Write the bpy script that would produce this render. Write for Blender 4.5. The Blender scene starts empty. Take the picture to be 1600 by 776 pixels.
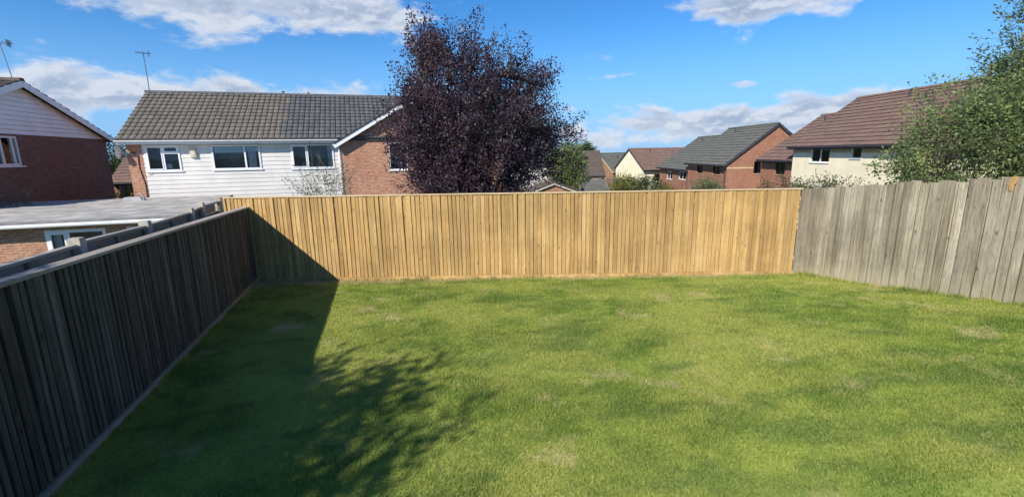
import bpy, math, random
import numpy as np
from mathutils import Vector, Matrix

random.seed(7)
rng = np.random.default_rng(7)
S = bpy.context.scene
COL = S.collection
R = math.radians

# ------------------------------------------------------------------ camera
cam_d = bpy.data.cameras.new('camera')
cam = bpy.data.objects.new('camera', cam_d)
COL.objects.link(cam)
S.camera = cam
cam_d.sensor_width = 36.0
cam_d.lens = 36.0 * 714.0 / 1600.0
cam_d.clip_start = 0.05
cam_d.clip_end = 9000
PITCH, ROLL = R(11.8), 0.016
Uv = Vector((0, math.sin(PITCH), math.cos(PITCH)))
Fv = Vector((0, math.cos(PITCH), -math.sin(PITCH)))
Xv = Vector((1, 0, 0))
Rc = Xv * math.cos(ROLL) - Uv * math.sin(ROLL)
Uc = Xv * math.sin(ROLL) + Uv * math.cos(ROLL)
m = Matrix((Rc, Uc, -Fv)).transposed().to_4x4()
m.translation = Vector((0, 0, 2.6))
cam.matrix_world = m

# ------------------------------------------------------------------ sun, sky, exposure
SUN_AZ, SUN_EL = R(35), R(37.3)            # heading of the light (from +Y towards +X), elevation
Ldir = Vector((math.sin(SUN_AZ) * math.cos(SUN_EL), math.cos(SUN_AZ) * math.cos(SUN_EL), -math.sin(SUN_EL)))
sun_d = bpy.data.lights.new('sun', 'SUN')
sun_d.energy = 5.0
sun_d.angle = R(0.5)
sun_d.color = (1.0, 0.93, 0.82)
sun = bpy.data.objects.new('sun', sun_d)
COL.objects.link(sun)
sun.rotation_euler = Ldir.to_track_quat('-Z', 'Y').to_euler()
sun.location = (-12, -16, 14)

S.view_settings.view_transform = 'Standard'
S.view_settings.look = 'None'
S.view_settings.exposure = 0.38
S.view_settings.gamma = 1.0
S.view_settings.use_curve_mapping = False


class NT:
    """small helper to write node trees"""
    def __init__(self, tree):
        self.t = tree
        tree.nodes.clear()

    def n(self, typ, _out=0, **kw):
        nd = self.t.nodes.new(typ)
        for k, v in kw.items():
            if k.startswith('i_'):
                key = k[2:]
                sock = nd.inputs[int(key)] if key.isdigit() else nd.inputs[key.replace('_', ' ')]
                self.put(sock, v)
            else:
                setattr(nd, k, v)
        return nd

    def put(self, sock, v):
        if isinstance(v, bpy.types.NodeSocket):
            self.t.links.new(v, sock)
        elif isinstance(v, bpy.types.Node):
            self.t.links.new(v.outputs[0], sock)
        else:
            sock.default_value = v

    def m(self, op, a, b=None, c=None, clamp=False):
        nd = self.t.nodes.new('ShaderNodeMath')
        nd.operation = op
        nd.use_clamp = clamp
        self.put(nd.inputs[0], a)
        if b is not None: self.put(nd.inputs[1], b)
        if c is not None: self.put(nd.inputs[2], c)
        return nd.outputs[0]

    def mix(self, f, a, b, blend='MIX'):
        nd = self.t.nodes.new('ShaderNodeMix')
        nd.data_type = 'RGBA'
        nd.blend_type = blend
        self.put(nd.inputs[0], f)
        self.put(nd.inputs[6], a)
        self.put(nd.inputs[7], b)
        return nd.outputs[2]

    def ss(self, x, lo, hi, a=0.0, b=1.0):
        nd = self.t.nodes.new('ShaderNodeMapRange')
        nd.interpolation_type = 'SMOOTHSTEP'
        self.put(nd.inputs[0], x)
        for i, v in enumerate((lo, hi, a, b)): self.put(nd.inputs[1 + i], v)
        return nd.outputs[0]

    def noise(self, vec, scale, detail=4.0, rough=0.55, dist=0.0):
        nd = self.n('ShaderNodeTexNoise', i_Scale=scale, i_Detail=detail, i_Roughness=rough, i_Distortion=dist)
        if vec is not None: self.put(nd.inputs['Vector'], vec)
        return nd.outputs[0]

    def vmul(self, v, xyz):
        nd = self.n('ShaderNodeVectorMath', operation='MULTIPLY')
        self.put(nd.inputs[0], v)
        nd.inputs[1].default_value = xyz
        return nd.outputs[0]

    def vadd(self, v, w):
        nd = self.n('ShaderNodeVectorMath', operation='ADD')
        self.put(nd.inputs[0], v)
        self.put(nd.inputs[1], w)
        return nd.outputs[0]


world = bpy.data.worlds.new('World')
S.world = world
world.use_nodes = True
w = NT(world.node_tree)
sky = w.n('ShaderNodeTexSky', sky_type='NISHITA', sun_disc=False, sun_elevation=SUN_EL,
          sun_rotation=math.pi + SUN_AZ, air_density=1.0, dust_density=0.0, ozone_density=3.0, altitude=50)
hs = w.n('ShaderNodeHueSaturation', i_Saturation=1.22, i_Value=1.0, i_Hue=0.497)
w.put(hs.inputs['Color'], sky)
bg_sky = w.n('ShaderNodeBackground', i_Strength=0.11)
tc = w.n('ShaderNodeTexCoord')
sp = w.n('ShaderNodeSeparateXYZ')
w.put(sp.inputs[0], tc.outputs['Generated'])
azi = w.m('ARCTAN2', sp.outputs[0], sp.outputs[1])
ele = w.m('ARCSINE', w.m('MAXIMUM', w.m('MINIMUM', sp.outputs[2], 1.0), -1.0))
# clear summer blue, paler towards the horizon all the way round
tint = w.mix(1.0, hs.outputs[0], (0.50, 0.80, 1.06, 1), 'MULTIPLY')
low = w.ss(ele, R(-1), R(15), 0.85, 0.0)
w.put(bg_sky.inputs['Color'], w.mix(low, tint, (1.9, 3.6, 6.6, 1)))
cb = w.n('ShaderNodeCombineXYZ')
w.put(cb.inputs[0], w.m('MULTIPLY', azi, 8.0))
w.put(cb.inputs[1], w.m('MULTIPLY', ele, 17.0))
n1 = w.noise(cb, 1.0, 10.0, 0.60, 0.15)
cb2 = w.n('ShaderNodeCombineXYZ')
w.put(cb2.inputs[0], w.m('MULTIPLY', azi, 8.0))
w.put(cb2.inputs[1], w.m('ADD', w.m('MULTIPLY', ele, 17.0), 0.16))
n2 = w.noise(cb2, 1.0, 5.0, 0.55, 0.25)
# where the clouds stand in the sky: azimuth, elevation, half widths (degrees), strength
CLOUDS = [(-31, 14.2, 15, 2.3, .34), (-15, 15.2, 9, 1.9, .32), (-37, 6.4, 13, 2.5, .27), (-22, 5.8, 13, 1.6, .21), (-46, 5, 9, 4, .18),
          (19, 3.2, 14, 1.6, .33), (34, 4.4, 5.0, 1.4, .30), (7.3, 5.2, 2.2, .9, .28), (28, 14.2, 9.5, 1.9, .36), (13, 8.5, 3.0, .45, .22), (38, 3.0, 12, 1.8, .22),
          (26.5, 6.8, 2.2, .4, .2), (-14, 8.0, 7, .8, .14), (22, 11.8, 3, .8, .08), (8, 1.2, 30, 1.1, .2),
          (70, 12, 16, 4, .2), (-80, 14, 18, 5, .2), (110, 7, 20, 3, .2), (-120, 20, 20, 6, .16), (170, 9, 25, 4, .18)]
tot = None
for a, e, sa, se, amp in CLOUDS:
    da = w.m('DIVIDE', w.m('SUBTRACT', azi, R(a)), R(sa))
    de = w.m('DIVIDE', w.m('SUBTRACT', ele, R(e)), R(se))
    g = w.m('MULTIPLY', w.m('EXPONENT', w.m('MULTIPLY', w.m('ADD', w.m('MULTIPLY', da, da), w.m('MULTIPLY', de, de)), -1.0)), amp)
    tot = g if tot is None else w.m('ADD', tot, g)
high = w.m('MULTIPLY', w.ss(ele, R(18), R(30)), .09)     # extra cloud overhead, out of view, added to make the shadows less blue
dens = w.m('ADD', w.m('ADD', n1, tot), high)
mask = w.ss(dens, 0.62, 0.80, 0.0, 0.94)
edge = w.ss(w.m('SUBTRACT', n1, n2), -0.05, 0.08)
core = w.ss(dens, 0.66, 0.92)
ccol = w.mix(core, (0.66, 0.73, 0.84, 1), (0.36, 0.45, 0.62, 1))
ccol = w.mix(w.m('MULTIPLY', edge, 0.75), ccol, (0.78, 0.82, 0.90, 1))
bg_cl = w.n('ShaderNodeBackground', i_Strength=0.78)
w.put(bg_cl.inputs['Color'], ccol)
ms = w.n('ShaderNodeMixShader')
w.put(ms.inputs[0], mask)
w.put(ms.inputs[1], bg_sky)
w.put(ms.inputs[2], bg_cl)
wo = w.n('ShaderNodeOutputWorld')
w.put(wo.inputs[0], ms)


# ------------------------------------------------------------------ materials
def new_mat(name):
    mt = bpy.data.materials.new(name)
    mt.use_nodes = True
    t = NT(mt.node_tree)
    b = t.n('ShaderNodeBsdfPrincipled')
    o = t.n('ShaderNodeOutputMaterial')
    t.put(o.inputs[0], b)
    return mt, t, b


def bump(t, b, h, strength=0.4, dist=0.01):
    bp = t.n('ShaderNodeBump', i_Strength=strength, i_Distance=dist)
    t.put(bp.inputs['Height'], h)
    t.put(b.inputs['Normal'], bp)


def c4(c): return (c[0], c[1], c[2], 1)


def plain(name, col, rough=0.6, var=0.12, scale=6.0, spec=0.4, metal=0.0):
    mt, t, b = new_mat(name)
    tc = t.n('ShaderNodeTexCoord')
    f = t.noise(tc.outputs['Object'], scale, 6)
    f2 = t.noise(tc.outputs['Object'], scale * 9, 3)
    col_ = t.mix(t.ss(f, .3, .7), c4([x * (1 - var) for x in col]), c4([min(1, x * (1 + var)) for x in col]))
    col_ = t.mix(t.m('MULTIPLY', t.ss(f2, .5, .8), var), col_, c4([x * .5 for x in col]))
    t.put(b.inputs['Base Color'], col_)
    b.inputs['Roughness'].default_value = rough
    b.inputs['Specular IOR Level'].default_value = spec
    b.inputs['Metallic'].default_value = metal
    bump(t, b, f2, 0.15, 0.004)
    return mt


def wood(name, dark, mid, light, obj_var=0.5, axis=2, knots=True, damp=None, stain=None, rough=0.8, wide=0.0, nails=()):
    """sawn boards: grain along the local axis, each board different by its own random number"""
    mt, t, b = new_mat(name)
    tc = t.n('ShaderNodeTexCoord')
    oi = t.n('ShaderNodeObjectInfo')
    off = t.n('ShaderNodeCombineXYZ')
    for i, k in enumerate((37.0, 53.0, 91.0)):
        t.put(off.inputs[i], t.m('MULTIPLY', oi.outputs['Random'], k))
    sc = [34.0, 34.0, 34.0]
    sc[axis] = 1.3
    v = t.vadd(t.vmul(tc.outputs['Object'], tuple(sc)), off)
    g = t.noise(v, 1.0, 6, 0.62, 0.6)
    sc2 = [3.0, 3.0, 3.0]
    sc2[axis] = 0.7
    v2 = t.vadd(t.vmul(tc.outputs['Object'], tuple(sc2)), off)
    g2 = t.noise(v2, 1.0, 4, 0.5)
    col = t.mix(t.ss(g, .32, .68), c4(dark), c4(mid))
    col = t.mix(t.ss(g2, .4, .7, 0, .75), col, c4(light))
    sc3 = [120.0, 120.0, 120.0]
    sc3[axis] = 9.0
    g3 = t.noise(t.vadd(t.vmul(tc.outputs['Object'], tuple(sc3)), off), 1.0, 3, .6)
    col = t.mix(t.ss(g3, .48, .72, 0, .55), col, c4([x * .55 for x in dark]))
    rnd = t.n('ShaderNodeTexWhiteNoise', noise_dimensions='1D')
    t.put(rnd.inputs['W'], t.m('MULTIPLY', oi.outputs['Random'], 917.0))
    shade = t.m('ADD', t.m('MULTIPLY', rnd.outputs[0], obj_var), 1.0 - obj_var * 0.55)
    mul = t.n('ShaderNodeVectorMath', operation='SCALE')
    t.put(mul.inputs[0], col)
    t.put(mul.inputs['Scale'], shade)
    col = mul.outputs[0]
    if knots:
        sk = [9.0, 9.0, 9.0]
        sk[axis] = 4.5
        vo = t.n('ShaderNodeTexVoronoi', feature='F1', i_Scale=1.0, i_Randomness=1.0)
        t.put(vo.inputs['Vector'], t.vadd(t.vmul(tc.outputs['Object'], tuple(sk)), off))
        sc_ = t.n('ShaderNodeSeparateColor')
        t.put(sc_.inputs[0], vo.outputs['Color'])
        kn = t.m('MULTIPLY', t.ss(vo.outputs['Distance'], 0.06, 0.20, 0.75, 0.0), t.ss(sc_.outputs[0], .74, .78))
        col = t.mix(kn, col, c4([x * .32 for x in dark]))
    if stain:
        s = t.noise(t.vadd(t.vmul(tc.outputs['Object'], (5, 5, 1.1)), off), 1.0, 5, 0.6)
        col = t.mix(t.ss(s, .55, .75, 0, .6), col, c4(stain))
    if damp:
        sz = t.n('ShaderNodeSeparateXYZ')
        t.put(sz.inputs[0], tc.outputs['Object'])
        h = t.m('ADD', sz.outputs[2], t.m('MULTIPLY', g2, .5))
        col = t.mix(t.ss(h, .25, .75, .55, 0), col, c4(damp))
    if wide:                               # weathering that runs over many boards
        geo = t.n('ShaderNodeNewGeometry')
        wn = t.noise(t.vmul(geo.outputs['Position'], (.55, .55, .9)), 1.0, 4, .6)
        sw = t.n('ShaderNodeVectorMath', operation='SCALE')
        t.put(sw.inputs[0], col)
        t.put(sw.inputs['Scale'], t.ss(wn, .3, .7, 1 - wide * .6, 1 + wide * .4))
        col = sw.outputs[0]
        wn2 = t.noise(t.vmul(geo.outputs['Position'], (3.0, 3.0, 2.2)), 1.0, 5, .7)
        col = t.mix(t.ss(wn2, .66, .78, 0, .5), col, c4([x * .5 for x in dark]))
    if nails:
        sn = t.n('ShaderNodeSeparateXYZ')
        t.put(sn.inputs[0], tc.outputs['Object'])
        for hz, px_, rr in nails:
            dx_ = t.m('SUBTRACT', sn.outputs[0], px_)
            dz_ = t.m('SUBTRACT', sn.outputs[2], hz)
            dd = t.m('SQRT', t.m('ADD', t.m('MULTIPLY', dx_, dx_), t.m('MULTIPLY', dz_, dz_)))
            col = t.mix(t.ss(dd, rr * .5, rr, .85, 0), col, (.03, .025, .02, 1))
            run = t.m('MULTIPLY', t.ss(t.m('ABSOLUTE', dx_), .002, .007, .45, 0), t.m('MULTIPLY', t.ss(dz_, -.16, 0, 0, 1), t.m('LESS_THAN', dz_, 0)))
            col = t.mix(run, col, (.05, .045, .035, 1))
    t.put(b.inputs['Base Color'], col)
    b.inputs['Roughness'].default_value = rough
    b.inputs['Specular IOR Level'].default_value = 0.2
    bump(t, b, g, 0.5, 0.004)
    return mt


def brick(name, c1, c2, mortar, soot=None, bw=0.225, bh=0.075):
    mt, t, b = new_mat(name)
    uv = t.n('ShaderNodeUVMap', uv_map='UVMap')
    br = t.n('ShaderNodeTexBrick', offset=0.5, i_Scale=1.0, i_Mortar_Size=0.011, i_Mortar_Smooth=0.2,
             i_Bias=0.0, i_Brick_Width=bw, i_Row_Height=bh)
    t.put(br.inputs['Vector'], uv)
    br.inputs['Color1'].default_value = c4(c1)
    br.inputs['Color2'].default_value = c4(c2)
    br.inputs['Mortar'].default_value = c4(mortar)
    n = t.noise(uv, 1.1, 6, .6)
    n2 = t.noise(uv, 26.0, 4, .6)
    n3 = t.noise(t.vmul(uv, (4.4, 13.3, 1)), 1.0, 1, .5)
    col = t.mix(t.ss(n3, .35, .7, 0, .55), br.outputs['Color'], c4([x * .62 for x in c1]))
    col = t.mix(t.ss(n, .45, .75, 0, .45), col, c4(soot or [x * .55 for x in c1]))
    col = t.mix(t.ss(n2, .45, .75, 0, .3), col, c4([min(1, x * 1.35) for x in c2]))
    t.put(b.inputs['Base Color'], col)
    b.inputs['Roughness'].default_value = .9
    b.inputs['Specular IOR Level'].default_value = .15
    bump(t, b, t.m('SUBTRACT', t.m('MULTIPLY', n2, .3), br.outputs['Fac']), .6, .008)
    return mt


def tiles_mat(name, c1, c2, lichen=None, lich=0.5):
    mt, t, b = new_mat(name)
    tc = t.n('ShaderNodeTexCoord')
    at = t.n('ShaderNodeAttribute', attribute_name='rnd')
    n = t.noise(tc.outputs['Object'], 0.9, 6, .6)
    n2 = t.noise(tc.outputs['Object'], 14, 5, .65)
    col = t.mix(at.outputs['Fac'], c4(c1), c4(c2))
    col = t.mix(t.ss(n, .35, .7, 0, .5), col, c4([x * .7 for x in c1]))
    if lichen:
        col = t.mix(t.ss(t.m('ADD', n2, t.m('MULTIPLY', n, .4)), .55, .85, 0, lich), col, c4(lichen))
    t.put(b.inputs['Base Color'], col)
    b.inputs['Roughness'].default_value = .85
    b.inputs['Specular IOR Level'].default_value = .2
    bump(t, b, n2, .3, .01)
    return mt


def leaf_mat(name, c1, c2, c3, trans=0.35, rough=0.5, patch=1.4):
    mt, t, b = new_mat(name)
    at = t.n('ShaderNodeAttribute', attribute_name='rnd')
    geo = t.n('ShaderNodeNewGeometry')
    n = t.noise(geo.outputs['Position'], patch, 3, .5)
    col = t.mix(at.outputs['Fac'], c4(c1), c4(c2))
    col = t.mix(t.ss(n, .42, .66, 0, .8), col, c4(c3))
    t.put(b.inputs['Base Color'], col)
    b.inputs['Roughness'].default_value = rough
    b.inputs['Specular IOR Level'].default_value = .35
    tr = t.n('ShaderNodeBsdfTranslucent')
    t.put(tr.inputs['Color'], t.mix(.5, col, c4([x * 1.5 for x in c3])))
    mx = t.n('ShaderNodeMixShader', i_0=trans)
    t.put(mx.inputs[1], b)
    t.put(mx.inputs[2], tr)
    out = [x for x in t.t.nodes if x.type == 'OUTPUT_MATERIAL'][0]
    t.put(out.inputs[0], mx)
    return mt


def glass_mat():
    mt, t, b = new_mat('window_glass')
    out = [x for x in t.t.nodes if x.type == 'OUTPUT_MATERIAL'][0]
    tr = t.n('ShaderNodeBsdfTransparent')
    tr.inputs[0].default_value = (.92, .95, .96, 1)
    gl = t.n('ShaderNodeBsdfGlossy', i_Roughness=0.02)
    tc = t.n('ShaderNodeTexCoord')
    bp = t.n('ShaderNodeBump', i_Strength=.12, i_Distance=.02)
    t.put(bp.inputs['Height'], t.noise(tc.outputs['Object'], 1.3, 1))
    t.put(gl.inputs['Normal'], bp)
    fr = t.n('ShaderNodeFresnel', i_IOR=1.45)
    mx = t.n('ShaderNodeMixShader')
    t.put(mx.inputs[0], t.m('MINIMUM', t.m('ADD', fr.outputs[0], .0), 1.0))
    t.put(mx.inputs[1], tr)
    t.put(mx.inputs[2], gl)
    t.put(out.inputs[0], mx)
    return mt


M = {}
M['new_wood'] = wood('new_fence_wood', (.36, .22, .085), (.51, .325, .13), (.58, .40, .18), .36, stain=(.38, .26, .105), wide=.30)
M['new_rail'] = wood('new_rail_wood', (.50, .36, .20), (.60, .46, .27), (.64, .52, .33), .2, axis=0, knots=False)
M['old_wood'] = wood('old_grey_wood', (.20, .17, .12), (.385, .34, .255), (.48, .44, .34), .46, damp=(.38, .345, .225), stain=(.20, .18, .135), wide=.35, nails=((.42, .06, .008), (1.04, .062, .008), (1.69, .058, .008)))
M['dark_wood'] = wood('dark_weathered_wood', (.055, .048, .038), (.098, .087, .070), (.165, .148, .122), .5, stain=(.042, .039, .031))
M['cap_wood'] = wood('grey_capping_wood', (.27, .24, .20), (.38, .345, .29), (.45, .41, .35), .25, axis=0, knots=False)
M['gravel_wood'] = wood('gravel_board_wood', (.20, .17, .13), (.30, .26, .20), (.36, .31, .24), .3, axis=0, knots=False)
M['panel_wood'] = wood('panel_wood', (.17, .145, .115), (.27, .235, .19), (.36, .32, .27), .4, axis=0, stain=(.12, .11, .09))
M['patch_wood'] = plain('patch_wood', (.42, .25, .10), .7, .3, 18)
M['bark'] = plain('bark', (.085, .065, .05), .9, .4, 14)
M['twig'] = plain('twig_bark', (.10, .075, .06), .9, .3, 20)
M['grey_twig'] = plain('grey_twig_bark', (.22, .20, .15), .9, .3, 20)
M['concrete'] = plain('concrete', (.42, .39, .33), .9, .22, 9)
M['white'] = plain('white_plastic', (.80, .81, .83), .35, .03, 2)
M['clad'] = plain('white_cladding', (.69, .67, .64), .5, .06, 1.5)
M['clad_grey'] = plain('pale_cladding', (.88, .85, .80), .5, .06, 1.5)
M['gutter'] = plain('gutter_plastic', (.78, .79, .80), .25, .04, 2, .6)
M['dark_trim'] = plain('dark_trim', (.045, .045, .055), .6, .2, 3)
M['brown_frame'] = plain('brown_frame', (.05, .03, .022), .5, .2, 3)
M['felt'] = plain('roofing_felt', (.37, .35, .32), .85, .30, 1.6)
M['felt_edge'] = plain('felt_edge', (.20, .20, .20), .85, .2, 4)
M['lead'] = plain('lead_sheet', (.40, .40, .40), .6, .15, 6)
M['metal'] = plain('aerial_metal', (.28, .29, .31), .4, .15, 10, .5, .7)
M['black'] = plain('black_cable', (.02, .02, .022), .6, .1, 10)
M['cream'] = plain('cream_render', (.84, .75, .55), .9, .07, 1.2, .2)
M['cream_box'] = plain('cream_plastic', (.66, .60, .44), .5, .06, 3)
M['band'] = plain('buff_band', (.55, .40, .25), .9, .12, 5, .2)
M['curtain'] = plain('curtain_cloth', (.62, .62, .62), .9, .1, 4, .1)
M['blind'] = plain('roller_blind', (.66, .76, .72), .8, .05, 3, .1)
M['room'] = plain('dim_room', (.22, .22, .23), .9, .2, 2, .1)
M['glass'] = glass_mat()
M['brick_red'] = brick('red_brick', (.42, .155, .085), (.52, .23, .13), (.56, .47, .38))
M['brick_brown'] = brick('brown_brick', (.19, .105, .078), (.245, .145, .11), (.20, .16, .135), soot=(.14, .082, .064))
M['brick_ext'] = brick('orange_red_brick', (.40, .17, .095), (.50, .25, .15), (.50, .42, .33))
M['brick_far'] = brick('far_red_brick', (.32, .14, .09), (.39, .185, .125), (.36, .235, .165))
M['brick_orange'] = brick('far_orange_brick', (.34, .165, .10), (.40, .205, .13), (.38, .25, .17))
M['tile_tan'] = tiles_mat('lichened_roof_tile', (.108, .096, .083), (.165, .148, .127), (.255, .23, .185), .55)
M['tile_grey'] = tiles_mat('slate_grey_roof_tile', (.080, .085, .092), (.122, .127, .134), (.16, .16, .157), .3)
M['tile_far'] = tiles_mat('far_grey_tile', (.11, .11, .10), (.15, .15, .135), (.18, .18, .15), .4)
M['tile_brown'] = tiles_mat('brown_roof_tile', (.165, .103, .082), (.22, .142, .115), (.24, .18, .145), .35)
M['tile_old'] = tiles_mat('dark_old_tile', (.09, .07, .06), (.13, .10, .085), (.16, .14, .11), .4)
M['leaf_purple'] = leaf_mat('purple_leaf', (.030, .020, .038), (.070, .046, .074), (.095, .056, .070), .25, .5, 1.1)
M['leaf_green'] = leaf_mat('green_leaf', (.08, .13, .045), (.20, .265, .10), (.32, .37, .135), .42, .5, .9)
M['leaf_blue'] = leaf_mat('grey_green_leaf', (.09, .14, .07), (.17, .23, .11), (.21, .27, .12), .5, .9)
M['leaf_yellow'] = leaf_mat('yellow_green_leaf', (.09, .13, .022), (.16, .19, .03), (.22, .22, .04), .35, .5, 2)
M['leaf_dark'] = leaf_mat('dark_green_leaf', (.025, .05, .015), (.05, .085, .022), (.07, .10, .03), .3, .5, 1.5)
M['leaf_dead'] = leaf_mat('dead_leaf', (.16, .09, .045), (.26, .16, .08), (.30, .20, .11), .2, .7, 6)


def grass_mats():
    def colour(t, pos, v=None):
        big = t.noise(pos, .55, 3, .5)
        mid = t.noise(t.vmul(pos, (1.0, 1.5, 0)), 1.7, 4, .6, .3)
        fine = t.noise(pos, 9, 3, .6)
        straw = t.noise(t.vadd(pos, (13.7, 4.1, 2.2)), 1.25, 4, .62)
        col = t.mix(t.ss(mid, .36, .62), c4((.165, .265, .042)), c4((.33, .41, .075)))
        col = t.mix(t.ss(big, .40, .62, 0, .8), col, c4((.45, .48, .115)))
        deep = t.noise(t.vadd(t.vmul(pos, (.8, 1.6, 0)), (3.1, 9.4, 1.0)), 1.5, 3, .5)
        col = t.mix(t.ss(deep, .52, .70, 0, .6), col, c4((.11, .205, .046)))
        col = t.mix(t.ss(straw, .55, .72, 0, .8), col, c4((.64, .55, .29)))
        sy = t.n('ShaderNodeSeparateXYZ')
        t.put(sy.inputs[0], pos)
        edge = t.m('ADD', sy.outputs[1], t.m('MULTIPLY', t.m('SUBTRACT', straw, .5), 1.6))
        col = t.mix(t.ss(edge, 8.95, 9.35, 0, .9), col, c4((.55, .46, .26)))
        col = t.mix(t.ss(fine, .5, .8, 0, .3), col, c4((.10, .15, .035)))
        return col
    mt, t, b = new_mat('lawn_thatch')
    geo = t.n('ShaderNodeNewGeometry')
    col = colour(t, geo.outputs['Position'])
    t.put(b.inputs['Base Color'], t.mix(.35, col, c4((.20, .20, .06))))
    b.inputs['Roughness'].default_value = .95
    b.inputs['Specular IOR Level'].default_value = .05
    M['lawn'] = mt
    mt, t, b = new_mat('grass_blade')
    geo = t.n('ShaderNodeNewGeometry')
    at = t.n('ShaderNodeAttribute', attribute_name='rnd')
    col = colour(t, geo.outputs['Position'])
    col = t.mix(t.ss(at.outputs['Fac'], .0, .35, .45, 0), col, c4((.10, .17, .04)))
    col = t.mix(t.ss(at.outputs['Fac'], .72, 1.0, 0, .6), col, c4((.52, .50, .19)))
    t.put(b.inputs['Base Color'], col)
    b.inputs['Roughness'].default_value = .6
    b.inputs['Specular IOR Level'].default_value = .25
    tr = t.n('ShaderNodeBsdfTranslucent')
    t.put(tr.inputs['Color'], col)
    mx = t.n('ShaderNodeMixShader', i_0=.42)
    t.put(mx.inputs[1], b)
    t.put(mx.inputs[2], tr)
    out = [x for x in t.t.nodes if x.type == 'OUTPUT_MATERIAL'][0]
    t.put(out.inputs[0], mx)
    M['grass'] = mt
    mt, t, b = new_mat('rough_ground')
    geo = t.n('ShaderNodeNewGeometry')
    n = t.noise(geo.outputs['Position'], .12, 6, .6)
    n2 = t.noise(geo.outputs['Position'], .004, 6, .6)
    col = t.mix(t.ss(n, .4, .6), c4((.06, .09, .03)), c4((.13, .13, .06)))
    col = t.mix(t.ss(n2, .45, .6), col, c4((.05, .075, .035)))
    t.put(b.inputs['Base Color'], col)
    b.inputs['Roughness'].default_value = .95
    M['ground'] = mt


grass_mats()


# ------------------------------------------------------------------ object helpers
def link(o, parent=None):
    COL.objects.link(o)
    if parent is not None: o.parent = parent
    return o


def thing(name, label, cat, loc=(0, 0, 0), rotz=0.0, group=None):
    o = bpy.data.objects.new(name, None)
    o.empty_display_size = .3
    o.location = loc
    o.rotation_euler = (0, 0, rotz)
    o['label'] = label
    o['category'] = cat
    if group: o['group'] = group
    return link(o)


def tag(o, label=None, cat=None, group=None, kind=None):
    for k, v in (('label', label), ('category', cat), ('group', group), ('kind', kind)):
        if v: o[k] = v
    return o


ID = lambda a, o, z: (a, o, z)


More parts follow.
